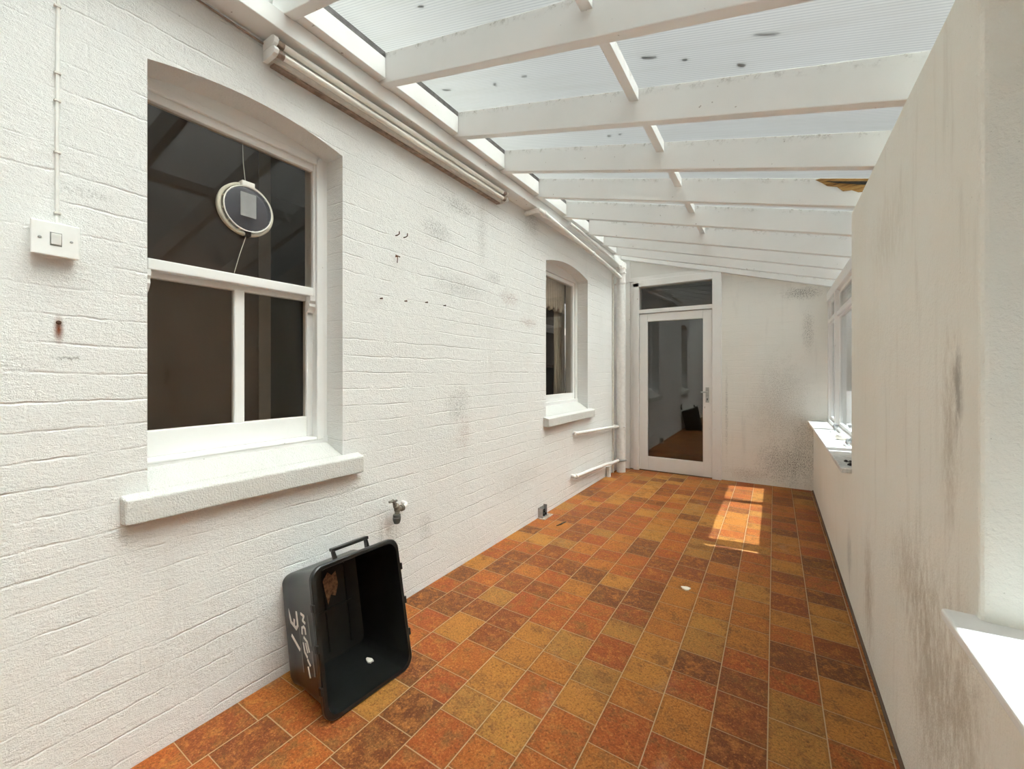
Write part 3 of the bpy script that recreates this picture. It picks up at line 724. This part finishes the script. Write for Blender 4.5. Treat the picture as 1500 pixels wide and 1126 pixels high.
for a, b in bays:
    s = ring(MB(), 0.484, 0.508, a, b, 0.775, 1.752, 0.030, 0.030, 0.03, 0.014).build('casement', M['frame'], w3, bevel=0.003)
    glaze('pane', a+0.03, b-0.03, 0.805, 1.738, 0.496, s, 'clearglass')
    s = ring(MB(), 0.484, 0.508, a, b, 1.79, 1.98, 0.030, 0.030, 0.03, 0.03).build('top_light', M['frame'], w3, bevel=0.003)
    glaze('pane', a+0.03, b-0.03, 1.82, 1.95, 0.496, s, 'clearglass')
shade = MB(); shade.box(0.505, 0.53, FY0+0.06, 3.395, 0.775, 1.98); shade.box(0.505, 0.53, 3.420, 3.478, 0.775, 1.98)  # unseen boards added to shade the floor, gap lets a sun strip through
shade.build('added_shade_panel', M['frame'], w3)
struct(MB().hexa([(0.59, FY0, 1.99), (0.62, FY0, 1.99), (0.62, SY1, 1.99), (0.59, SY1, 1.99), (0.59, FY0, zs(0.59)-0.002), (0.62, FY0, zs(0.62)-0.002), (0.62, SY1, zs(0.62)-0.002), (0.59, SY1, zs(0.59)-0.002)]).build('trim_7', M['rafter']), 'white eaves board over the far right window', 'trim')
# hardware on the far sill
st = MB(); st.tube([(0.462, 4.50, ZS+0.055), (0.440, 4.50, ZS+0.06), (0.425, 4.44, ZS+0.050), (0.428, 4.36, ZS+0.02)], 0.008, 8)
st.lathe([(0.018, 0), (0.018, 0.012), (0.008, 0.02)], (0.458, 4.50, ZS+0.05), (-1, 0, 0), 12)
tag(st.build('window_stay', M['steel'], smooth=True), 'small metal window catch at the far end of the sunlit right sill', 'catch')
rk = MB()
for (yc, r) in ((3.96, 0.036),):
    rk.lathe([(0.004, 0), (r*0.8, 0.004), (r, r*0.5), (r*0.85, r), (r*0.4, r*1.25), (0.004, r*1.3)], (0.420, yc, ZS), (0.1, 0, 1), 14)
tag(rk.build('stone', M['flake'], smooth=True), 'pale rounded stone on the sunlit right sill', 'stone')
st = MB(); st.tube([(0.452, 3.72, ZS+0.03), (0.43, 3.72, ZS+0.03), (0.42, 3.66, ZS+0.022), (0.425, 3.60, ZS+0.012)], 0.008, 8)
st.lathe([(0.02, 0), (0.02, 0.01), (0.008, 0.02)], (0.462, 3.72, ZS+0.03), (-1, 0, 0), 12)
tag(st.build('window_stay', M['steel'], smooth=True), 'dark metal window catch on the right sill nearest the pier', 'catch')
cl = MB()
for k in range(7): cl.lathe([(0.002, 0), (random.uniform(.01, .018), 0.004), (0.004, 0.012)], (0.37+random.uniform(-.03, .05), 2.93+random.uniform(-.06, .08), ZS), (0, 0, 1), 7)
tag(cl.build('debris', M['dark']), 'small heap of dark crumbs at the shaded near end of the far right sill', 'debris', kind='stuff')

w4 = empty('window_4', (0.48, 0.1, 0.75), 'near window opening in the right wall at the right edge', 'window', kind='structure')
ZN = 0.757
si = MB().box(0.294, 0.475, NY0-0.02, NY1+0.028, 0.733, ZN)
si.build('window_sill', M['sillboard'], w4, bevel=0.007, seg=3)
f = ring(MB(), 0.52, 0.58, NY0, NY1, 0.715, 2.0, 0.02, 0.02, 0.05, 0.05); f.build('window_frame', M['frame'], w4, bevel=0.004)
MB().box(0.53, 0.57, 0.08, 0.12, 0.765, 1.95).build('mullion', M['frame'], w4, bevel=0.004)
glaze('pane', NY0+0.02, 0.08, 0.765, 1.95, 0.55, w4, 'clearglass'); glaze('pane', 0.12, NY1-0.02, 0.765, 1.95, 0.55, w4, 'clearglass')
MB().hexa([(0.475, NY0, 0.715), (0.62, NY0, 0.715), (0.62, NY1, 0.715), (0.475, NY1, 0.715), (0.475, NY0, ZN-0.002), (0.62, NY0, 0.74), (0.62, NY1, 0.74), (0.475, NY1, ZN-0.002)]).build('outer_sill', M['sill'], w4)
struct(MB().hexa([(XR, NY0, 2.0), (0.584, NY0, 2.0), (0.584, NY1, 2.0), (XR, NY1, 2.0), (XR, NY0, zb(XR)), (0.584, NY0, zb(0.584)), (0.584, NY1, zb(0.584)), (XR, NY1, zb(XR))]).build('trim_8', M['rafter']), 'white lintel over the near right window', 'trim')

# ------------------------------------------------------------------ fluorescent light
LY0, LY1 = 0.845, 2.50
l = empty('fluorescent_light', (XL, 1.68, 2.47), 'twin tube fluorescent batten light along the left wall under the wall plate', 'light')
b = MB(); b.box(XL, -1.676, LY0+0.012, LY1-0.012, 2.486, 2.560); b.box(XL, -1.668, LY0+0.03, LY1-0.03, 2.508, 2.536)
b.build('batten', M['oldmetal'], l, bevel=0.006)
MB().box(XL, XL+0.030, LY0+0.03, LY1-0.02, 2.478, 2.4855).build('lower_flange', M['brownmetal'], l)
for e in (0, 1):
    y = LY0 if e == 0 else LY1-0.018
    m = MB()
    for zc in (2.542, 2.501):
        pts = [(-1.672 + 0.0, y, zc-0.021)]
        pl = [(XL+0.004, zc-0.0195), (-1.645, zc-0.0195), (-1.628, zc-0.013), (-1.622, zc), (-1.628, zc+0.013), (-1.645, zc+0.0195), (XL+0.004, zc+0.0195)]
        m.prism([(x, y, z) for x, z in pl], (0, 0.018, 0))
    m.build('lamp_holder', M['plastic'] if e == 0 else M['oldmetal'], l, bevel=0.002)
for zc in (2.542, 2.501):
    tb = MB().tube([(-1.645, LY0+0.045, zc), (-1.645, LY1-0.045, zc)], 0.0135, 18).build('tube', M['tube'], l, smooth=True)
    for ya, yb in ((LY0+0.017, LY0+0.046), (LY1-0.046, LY1-0.017)):
        MB().tube([(-1.645, ya, zc), (-1.645, yb, zc)], 0.0142, 18).build('tube_cap', M['brownmetal'], tb, smooth=True)
c = MB().tube([(XL+0.006, 0.10, 2.563), (XL+0.006, 0.5, 2.562), (XL+0.007, 0.70, 2.556), (XL+0.007, 0.85, 2.552)], 0.004, 8).build('electric_cable', M['brownmetal'], smooth=True)
tag(c, 'thin dark cable running along the wall to the fluorescent light', 'cable')

# ------------------------------------------------------------------ light switch with its cable
sw = empty('light_switch', (XL, 0.283, 1.57), 'white plastic light switch on the left wall', 'switch')
MB().box(XL, XL+0.026, 0.240, 0.326, 1.577, 1.661).build('back_box', M['plastic'], sw, bevel=0.004)
MB().box(XL+0.0265, XL+0.034, 0.236, 0.330, 1.572, 1.666).build('face_plate', M['plastic'], sw, bevel=0.004, seg=3)
MB().hexa([(XL+0.033, 0.2735, 1.605), (XL+0.037, 0.2735, 1.604), (XL+0.037, 0.2925, 1.604), (XL+0.033, 0.2925, 1.605),
           (XL+0.033, 0.2735, 1.635), (XL+0.041, 0.2735, 1.634), (XL+0.041, 0.2925, 1.634), (XL+0.033, 0.2925, 1.635)]).build('rocker', M['plastic'], sw, bevel=0.001)
MB().box(XL+0.0338, XL+0.0345, 0.2715, 0.2945, 1.6005, 1.6375).build('rocker_recess', M['greymark'], sw)
for y in (0.253, 0.313):
    MB().lathe([(0.0036, 0), (0.0036, 0.0014), (0.002, 0.0018)], (XL+0.0335, y, 1.619), (1, 0, 0), 12).build('screw', M['steel'], sw)
c = MB(); c.tube([(XL+0.0045, 0.290, 1.662), (XL+0.0045, 0.290, 1.9), (XL+0.0045, 0.291, 2.2), (XL+0.0045, 0.295, 2.60)], 0.0042, 8)
co = c.build('switch_cable', M['cable'], smooth=True)
tag(co, 'white clipped cable running up the wall from the light switch', 'cable')
for z in (1.700, 1.872, 2.018, 2.096, 2.285):
    MB().box(XL, XL+0.011, 0.2835, 0.2975, z-0.003, z+0.003).build('cable_clip', M['oldmetal'], co, bevel=0.001)

# ------------------------------------------------------------------ garden tap
tp_ = empty('tap', (XL, 1.49, 0.47), 'weathered brass tap on the white wall above the black crate', 'tap')
ty, tz = 1.500, 0.535
tx = XL+0.052
m = MB(); m.tube([(XL, ty+0.075, tz+0.008), (XL+0.030, ty+0.072, tz+0.006), (tx-0.006, ty+0.058, tz+0.003), (tx, ty+0.030, tz)], 0.010, 12)
m.build('supply_pipe', M['pipe'], tp_, smooth=True)
m = MB(); m.lathe([(0.012, 0.034), (0.017, 0.032), (0.017, 0.018), (0.012, 0.016), (0.011, 0.004), (0.016, 0.0), (0.017, -0.010), (0.013, -0.018), (0.006, -0.022)], (tx, ty, tz), (0, 1, 0), 16)
m.tube([(tx, ty, tz), (tx+0.002, ty-0.010, tz-0.014), (tx+0.003, ty-0.013, tz-0.034)], [0.012, 0.013, 0.011], 12)
m.build('body', M['brass'], tp_, smooth=True)
m = MB(); m.lathe([(0.011, 0), (0.019, -0.002), (0.020, -0.014), (0.017, -0.016), (0.021, -0.018), (0.020, -0.032), (0.014, -0.048), (0.011, -0.049)], (tx+0.003, ty-0.013, tz-0.022), (0, 0, 1), 16)
m.build('hose_connector', M['darkmetal'], tp_, smooth=True)
ax = Vector((0.15, -0.62, 0.76)).normalized()
m = MB(); m.lathe([(0.012, 0), (0.015, 0.010), (0.016, 0.026), (0.012, 0.030), (0.011, 0.042), (0.006, 0.044), (0.005, 0.064)], (tx, ty-0.004, tz+0.004), tuple(ax), 14)
m.build('bonnet', M['brass'], tp_, smooth=True)
p = Vector((tx, ty-0.004, tz+0.004)) + ax*0.064
m = MB(); m.tube([p+Vector((-0.006, -0.021, 0.0)), p, p+Vector((0.006, 0.021, 0.0))], [0.006, 0.0065, 0.006], 8); m.lathe([(0.008, -0.007), (0.008, 0.007)], tuple(p), tuple(ax), 10)
m.build('tee_handle', M['brass'], tp_, smooth=True)
# broken wall connection at the foot of the wall
jb = empty('junction_box', (XL+0.02, 3.165, 0.0), 'small broken grey metal box at the foot of the left wall', 'box')
m = MB(); y0, y1, x0, x1 = 3.105, 3.210, XL, XL+0.045
m.box(x0, x0+0.003, y0, y1, 0.012, 0.085); m.box(x0, x1, y0, y0+0.004, 0.012, 0.085); m.box(x0, x1-0.012, y1-0.004, y1, 0.012, 0.095); m.box(x0, x1, y0, y1, 0.006, 0.014)
m.build('housing', M['steel'], jb)
m = MB(); m.tube([(x0+0.02, y0+0.03, 0.01), (x0+0.026, y0+0.035, 0.05), (x0+0.03, y0+0.06, 0.062), (x0+0.022, y0+0.075, 0.02)], 0.009, 8); m.lathe([(0.016, 0), (0.016, 0.02), (0.008, 0.026)], (x0+0.028, y0+0.045, 0.014), (0, 0, 1), 10); m.lathe([(0.014, 0), (0.014, 0.018)], (x0+0.028, y0+0.08, 0.014), (0, 0, 1), 10)
m.build('wiring', M['dark'], jb, smooth=True)
MB().box(x0, x1+0.03, y0-0.02, y1+0.04, 0.0, 0.006).build('mortar_bed', M['mortar'], jb, bevel=0.003)

# ------------------------------------------------------------------ pipes by the door
PX, PY, PR = -1.632, 5.115, 0.055
dp = empty('downpipe', (PX, PY, 0), 'thick white vertical downpipe in the corner beside the glazed door', 'pipe')
MB().tube([(PX, PY, 0.0), (PX, PY, 1.3), (PX, PY, 2.63)], PR, 28).build('pipe', M['pipe'], dp, smooth=True)
for z in (2.36, 2.49, 2.55):
    MB().lathe([(PR+0.001, 0), (PR+0.007, 0.002), (PR+0.007, 0.022), (PR+0.001, 0.024)], (PX, PY, z), (0, 0, 1), 28).build('collar', M['pipe'], dp, smooth=True)
for z in (2.50, 2.56, 0.575):
    MB().lathe([(0.010, 0), (0.010, 0.018), (0.006, 0.022)], (PX+PR*0.8, PY-PR*0.55, z), (0.8, -0.55, 0), 10).build('boss_plug', M['pipe'], dp, smooth=True)
MB().box(XL, PX-PR+0.01, PY-0.01, PY+0.01, 2.355, 2.375).build('wall_bracket', M['pipe'], dp)
def wpipe(name, pts, r, label):
    o = MB().tube(pts, r, 14).build(name, M['pipe'], smooth=True); return tag(o, label, 'pipe')
PE = PY-PR+0.004
a = wpipe('waste_pipe', [(XL, 2.90, 2.545), (-1.625, 2.885, 2.547), (-1.592, 2.89, 2.548), (-1.586, 2.93, 2.545), (-1.587, 3.3, 2.526), (-1.590, 3.70, 2.504), (-1.602, 4.4, 2.472), (-1.622, 4.95, 2.448), (PX+0.006, PE, 2.440)], 0.021,
          'lower white waste pipe under the wall plate, running to the downpipe')
MB().lathe([(0.022, 0), (0.026, 0.003), (0.026, 0.03), (0.022, 0.033)], (-1.586, 2.96, 2.5435), (0, 1, -0.055), 14).build('coupling', M['pipe'], a, smooth=True)
MB().lathe([(0.022, 0), (0.026, 0.003), (0.026, 0.03), (0.022, 0.033)], (-1.596, 4.05, 2.488), (-0.015, 1, -0.048), 14).build('coupling', M['pipe'], a, smooth=True)
wpipe('waste_pipe', [(-1.575, 3.45, 2.612), (-1.575, 3.60, 2.609), (-1.585, 4.3, 2.588), (-1.602, 4.89, 2.566), (PX+0.004, PE+0.001, 2.556)], 0.014, 'upper white waste pipe in front of the wall plate, running to the downpipe')
a = wpipe('waste_pipe', [(XL, 3.86, 0.640), (XL+0.025, 3.84, 0.640), (XL+0.040, 3.87, 0.638), (XL+0.042, 4.5, 0.604), (XL+0.05, 5.0, 0.578), (PX-0.022, PE+0.004, 0.574)], 0.017, 'white waste pipe at knee height joining the downpipe below the far window')
m = MB(); m.lathe([(0.018, 0), (0.024, 0.004), (0.024, 0.05), (0.018, 0.054)], (XL+0.048, 4.93, 0.581), (0.08, 1, -0.05), 14); m.build('coupling', M['pipe'], a, smooth=True)
a = wpipe('waste_pipe', [(XL, 3.80, 0.215), (XL+0.03, 3.79, 0.215), (XL+0.044, 3.82, 0.213), (XL+0.046, 4.3, 0.192), (XL+0.05, 4.70, 0.172), (XL+0.055, 4.82, 0.158), (XL+0.068, 4.98, 0.155), (PX-0.010, PE-0.001, 0.153)], 0.018, 'lowest white waste pipe near the floor, clamped to the downpipe')
m = MB(); m.lathe([(0.019, 0), (0.024, 0.004), (0.024, 0.03), (0.019, 0.034)], (XL+0.044, 3.80, 0.214), (0.05, 1, -0.04), 14); m.build('coupling', M['pipe'], a, smooth=True)
m = MB(); m.tube([(PX+(PR+0.006)*math.cos(2*PI*k/28), PY+(PR+0.006)*math.sin(2*PI*k/28), 0.153) for k in range(28)], 0.011, 8, closed=True)
m.lathe([(0.022, 0), (0.026, 0.005), (0.026, 0.02), (0.016, 0.024)], (PX-0.012, PY-PR-0.026, 0.153), (0, 1, 0), 14)
m.build('clamp', M['steel'], a, smooth=True)
m = MB(); m.tube([(XL+0.030, 4.79, 0.125), (XL+0.031, 4.80, 0.08), (XL+0.031, 4.80, 0.0)], [0.025, 0.028, 0.028], 14)
tag(m.build('pipe_elbow', M['pipe'], smooth=True), 'short white pipe stub rising from the floor beside the downpipe', 'pipe')
c = MB().tube([(XL+0.012, 5.02, 0.0), (XL+0.012, 5.02, 1.2), (XL+0.012, 5.02, 2.48)], 0.012, 8).build('conduit', M['oldmetal'], smooth=True)
tag(c, 'thin grey conduit up the wall just left of the downpipe', 'pipe')

# ------------------------------------------------------------------ nails and fixings in the left wall
def nail(y, z, kind, label):
    m = MB()
    if kind == 'hook': m.tube([(XL-0.012, y, z), (XL+0.018, y, z), (XL+0.024, y+0.004, z+0.006), (XL+0.022, y+0.006, z+0.020)], 0.0028, 7)
    elif kind == 'tee': m.tube([(XL-0.012, y, z), (XL+0.016, y, z)], 0.003, 7); m.tube([(XL+0.016, y-0.014, z+0.002), (XL+0.016, y+0.016, z)], 0.003, 7); m.tube([(XL+0.016, y, z), (XL+0.016, y-0.003, z-0.036)], 0.0022, 7)
    elif kind == 'bolt': m.lathe([(0.006, -0.012), (0.006, 0), (0.0055, 0.005), (0.0035, 0.007), (0.003, 0.012)], (XL, y, z), (1, 0, 0), 8)
    else: m.tube([(XL-0.012, y, z), (XL+0.014, y, z-0.002)], 0.003, 7); m.lathe([(0.005, 0), (0.005, 0.002)], (XL+0.014, y, z-0.002), (1, 0, 0), 8)
    return tag(m.build('nail' if kind != 'bolt' else 'bolt', M['rust']), label, 'nail' if kind != 'bolt' else 'bolt', 'nails in the left wall' if kind != 'bolt' else None)
nail(1.528, 1.985, 'hook', 'rusty hooked nail, upper left of three right of the near window')
nail(1.585, 1.990, 'hook', 'rusty hooked nail, upper right of three right of the near window')
nail(1.528, 1.872, 'tee', 'rusty tee shaped nail below two hooked nails on the wall')
nail(1.425, 1.633, 'nail', 'rusty nail nearest the near window in a level row of nails')
nail(1.592, 1.644, 'nail', 'second rusty nail from the near window in a level row')
nail(1.752, 1.660, 'nail', 'third rusty nail from the near window in a level row')
nail(1.908, 1.662, 'nail', 'rusty nail farthest right in the level row of nails')
nail(0.294, 1.392, 'bolt', 'rusted bolt stub with a rust streak below the light switch')

# ------------------------------------------------------------------ black crate leaning on the wall
LEAN = math.radians(12.0); YAW = math.radians(-4.5)
Wf, Hf, D = 0.194, 0.267, 0.310           # half width and half length over the rim; depth
cm = Matrix.Translation((-1.312, 1.060, 0.004)) @ Matrix.Rotation(YAW, 4, 'Z') @ Matrix(((0, -math.sin(LEAN), -math.cos(LEAN), 0), (1, 0, 0, 0), (0, math.cos(LEAN), -math.sin(LEAN), 0), (0, 0, 0, 1))) @ Matrix.Translation((0, Hf, 0))
# crate space: x = width (world +y), y = length (up), z = depth from rim to base
def rr(hw, hh, r, z, n=7):
    pts = []
    for cxs, cys, a0 in ((1, 1, 0), (-1, 1, 90), (-1, -1, 180), (1, -1, 270)):
        for k in range(n+1):
            a = math.radians(a0 + 90*k/n)
            pts.append((cxs*(hw-r)+r*math.cos(a), cys*(hh-r)+r*math.sin(a), z))
    return pts
w, h = Wf-0.012, Hf-0.012
wb, hb = 0.172, 0.2125
cz = lambda k: (w+(wb-w)*k, h+(hb-h)*k)
m = MB()
rings = [rr(Wf-0.004, Hf-0.004, .046, -0.002), rr(Wf, Hf, .048, 0.002), rr(Wf, Hf, .048, 0.017), rr(Wf-0.010, Hf-0.010, .044, 0.019)]
rings += [rr(*cz(0.16), .042, 0.05), rr(cz(0.2)[0]-0.004, cz(0.2)[1]-0.004, .042, 0.062), rr(cz(0.8)[0]-0.004, cz(0.8)[1]-0.004, .040, 0.24), rr(*cz(0.93), .038, 0.28), rr(wb-0.003, hb-0.003, .036, D-0.008), rr(wb-0.014, hb-0.014, .03, D)]
inner = [rr(wb-0.03, hb-0.03, .03, D-0.007), rr(wb-0.012, hb-0.012, .034, D-0.012), rr(cz(0.5)[0]-0.008, cz(0.5)[1]-0.008, .04, 0.15), rr(w-0.008, h-0.008, .042, 0.01), rr(w-0.004, h-0.004, .043, -0.002)]
m.loft(rings, cap0=False, cap1=True)
m.loft(inner, cap0=True, cap1=False)
m.loft([rr(w-0.004, h-0.004, .043, -0.002), rr(Wf-0.004, Hf-0.004, .046, -0.002)], False, False)
bmesh.ops.remove_doubles(m.b, verts=m.b.verts, dist=1e-5)
crate = m.build('crate', M['black'], smooth=True, mtx=cm)
tag(crate, 'open black plastic recycling crate tipped against the left wall', 'crate')
def cpart(mb, name, mat, label=None, **k):
    o = mb.build(name, M[mat], crate, mtx=cm, **k)
    if label: o['label'] = label
    return o
# carrying handle on the upper end
hy = cz(0.12)[1]
m = MB()
m.prism([(-0.080, hy-0.004, 0.034), (-0.062, hy-0.004, 0.034), (-0.068, hy+0.046, 0.046), (-0.080, hy+0.046, 0.046)], (0, 0, 0.016))
m.prism([(0.080, hy-0.004, 0.034), (0.062, hy-0.004, 0.034), (0.068, hy+0.046, 0.046), (0.080, hy+0.046, 0.046)], (0, 0, 0.016))
m.box(-0.082, 0.082, hy+0.040, hy+0.053, 0.040, 0.066)
cpart(m, 'handle', 'black', bevel=0.003)
# clip lugs round the rim
for (x, y) in ((-Wf, 0.13), (-Wf, -0.01), (-Wf, -0.15), (Wf, 0.14), (Wf, 0.0), (Wf, -0.13)):
    s = 1 if x > 0 else -1
    cpart(MB().box(x-0.004*s, x+0.006*s, y-0.014, y+0.014, -0.004, 0.016), 'rim_lug', 'black', bevel=0.003)
# ribs moulded inside the base and the floor side
m = MB(); zz = D-0.014
for x in (-0.10, 0.0, 0.10): m.box(x-0.003, x+0.003, -0.17, 0.17, zz, zz+0.006)
m.box(-0.12, 0.12, -0.005, 0.005, zz-0.001, zz+0.006)
cpart(m, 'rib', 'black')
# torn sticker on the inside of the base and a scrap
m = MB(); q = [(-0.135, 0.140), (-0.105, 0.168), (-0.085, 0.150), (-0.062, 0.162), (-0.055, 0.105), (-0.075, 0.060), (-0.100, 0.072), (-0.118, 0.035), (-0.128, 0.090)]
m.prism([(x*0.85+0.108, y-0.012, zz-0.003) for x, y in q], (0, 0, 0.002))
cpart(m, 'torn_sticker', 'torn', 'torn brown remains of a sticker')
def flatstrip(m, pts, wd, f):
    """ribbon of width wd along 2-D points; f maps (along, across) to crate space"""
    for (a, b) in zip(pts, pts[1:]):
        a = Vector(a); b = Vector(b); dd = (b-a).normalized(); nn = Vector((-dd.y, dd.x))*wd*0.5
        a2 = a - dd*wd*0.3; b2 = b + dd*wd*0.3
        q = [f(*(a2+nn)), f(*(b2+nn)), f(*(b2-nn)), f(*(a2-nn))]
        m.prism(q, (-0.0012, 0, 0))
# the long side that faces the camera: (depth, length) -> point just outside the shell
def side(dep, y): 
    k = (dep)/D
    return (-(cz(k)[0]) + 0.0035, y, dep)
def seg(pts): return pts
m = MB()
# figures painted sideways (tops towards the rim)
P31 = [[(0.262, 0.085), (0.247, 0.040), (0.222, 0.030), (0.216, 0.052)], [(0.222, 0.030), (0.205, 0.022), (0.188, 0.036), (0.190, 0.085)], [(0.250, -0.012), (0.190, -0.052)]]
for p_ in P31: flatstrip(m, p_, 0.012, side)
cpart(m, 'painted_number', 'paintmark', 'white hand painted 31 turned sideways')
m = MB()
LOGO = [[(0.150, 0.085), (0.126, 0.080), (0.140, 0.062), (0.122, 0.055)],            # s
        [(0.155, 0.012), (0.152, 0.034), (0.136, 0.040), (0.126, 0.034), (0.124, 0.016)],            # c
        [(0.142, 0.000), (0.118, -0.012), (0.108, -0.045)], [(0.152, -0.022), (0.146, -0.055), (0.130, -0.068)], [(0.132, -0.020), (0.124, -0.050)],   # arrows
        [(0.128, -0.078), (0.112, -0.094)], [(0.130, -0.105), (0.122, -0.138)]]
for p_ in LOGO: flatstrip(m, p_, 0.009, side)
cpart(m, 'printed_logo', 'paintmark', 'white printed lettering with arrows turned sideways')
m = MB()
flatstrip(m, [(0.176, 0.085), (0.172, -0.13)], 0.003, side); flatstrip(m, [(0.096, 0.085), (0.086, -0.02)], 0.005, side); flatstrip(m, [(0.084, -0.04), (0.080, -0.125)], 0.005, side)
cpart(m, 'printed_line', 'greymark')
# scrap lying in the crate
def clp(x, y, z): return cm @ Vector((x, y, z))
P = clp(0.085, -cz(0.50)[1]+0.0095, 0.150)
m = MB(); n = 9
ring_ = [(P.x+0.020*math.cos(2*PI*k/n)*random.uniform(.6, 1.2), P.y+0.013*math.sin(2*PI*k/n)*random.uniform(.6, 1.2), P.z+0.002) for k in range(n)]
m.prism(ring_, (0, 0, 0.006))
tag(m.build('paper_scrap', M['flake']), 'small pale scrap lying inside the black crate', 'scrap')

# bits on the floor
def flake(x, y, a, b, name, mat, label, cat):
    m = MB(); n = 9
    m.prism([(x+a*math.cos(2*PI*k/n)*random.uniform(.6, 1.2), y+b*math.sin(2*PI*k/n)*random.uniform(.6, 1.2), 0.0) for k in range(n)], (0, 0, 0.006))
    return tag(m.build(name, M[mat]), label, cat)
flake(-0.435, 2.548, 0.030, 0.018, 'plaster_flake', 'flake', 'white flake of plaster lying in the middle of the floor', 'flake')
m = MB(); m.tube([(-1.495, 3.02, 0.005), (-1.475, 3.06, 0.010), (-1.478, 3.10, 0.006), (-1.468, 3.14, 0.006)], [0.003, 0.006, 0.006, 0.003], 7)
tag(m.build('twig', M['leaf']), 'small dark twig on the tiles beside the broken metal box', 'twig')

# ------------------------------------------------------------------ outside
struct(MB().box(0.60, 40, -30, 40, -0.30, -0.15).build('ground', M['ground']), 'pale paved ground outside the right windows', 'ground')

struct(MB().box(2.4, 2.6, -12, 14, -0.2, 4.2).build('wall_sky_block', M['outbrick']), 'added unseen wall outside the right windows, blocking sky light', 'wall')  # unseen wall added to cut the sky light entering the right windows

# ------------------------------------------------------------------ light
sun = bpy.data.lights.new('sun', 'SUN'); sun.energy = 5.6; sun.angle = math.radians(0.7); sun.color = (0.835, 0.94, 1.0)
so = bpy.data.objects.new('sun', sun); C.objects.link(so)
dirv = Vector((-1.0, -0.13, -1.87)).normalized()
so.rotation_euler = dirv.to_track_quat('-Z', 'Y').to_euler(); so.location = (6, 3, 9)
W = bpy.data.worlds.new('world'); S.world = W; W.use_nodes = True
wt = W.node_tree; wt.nodes.clear()
sk = wt.nodes.new('ShaderNodeTexSky'); sk.sky_type = 'NISHITA'; sk.sun_disc = False
sk.sun_elevation = math.radians(61.8); sk.sun_rotation = math.radians(83); sk.air_density = 1.0; sk.dust_density = 3.0; sk.ozone_density = 1.0
hs = wt.nodes.new('ShaderNodeHueSaturation'); hs.inputs['Saturation'].default_value = 0.32
bg = wt.nodes.new('ShaderNodeBackground'); bg.inputs['Strength'].default_value = 0.095
wo = wt.nodes.new('ShaderNodeOutputWorld')
wt.links.new(sk.outputs[0], hs.inputs['Color']); wt.links.new(hs.outputs[0], bg.inputs[0]); wt.links.new(bg.outputs[0], wo.inputs[0])

# ------------------------------------------------------------------ camera
cam = bpy.data.cameras.new('camera'); co_ = bpy.data.objects.new('camera', cam); C.objects.link(co_)
cam.sensor_fit = 'HORIZONTAL'; cam.sensor_width = 36.0; cam.lens = 36.0*F/1500.0
cam.shift_y = -(563-Y0)/1500.0
cam.clip_start = 0.02; cam.clip_end = 200
co_.location = (0, 0, 1.25); co_.rotation_euler = (PI/2, 0, TH)
S.camera = co_
S.view_settings.view_transform = 'Standard'; S.view_settings.look = 'None'; S.view_settings.gamma = 1.0
S.view_settings.use_curve_mapping = False
S.view_settings.exposure = 1.0
S.cycles.use_denoising = True
S.cycles.max_bounces = 14; S.cycles.diffuse_bounces = 8; S.cycles.transparent_max_bounces = 16
S.cycles.sample_clamp_indirect = 8.0
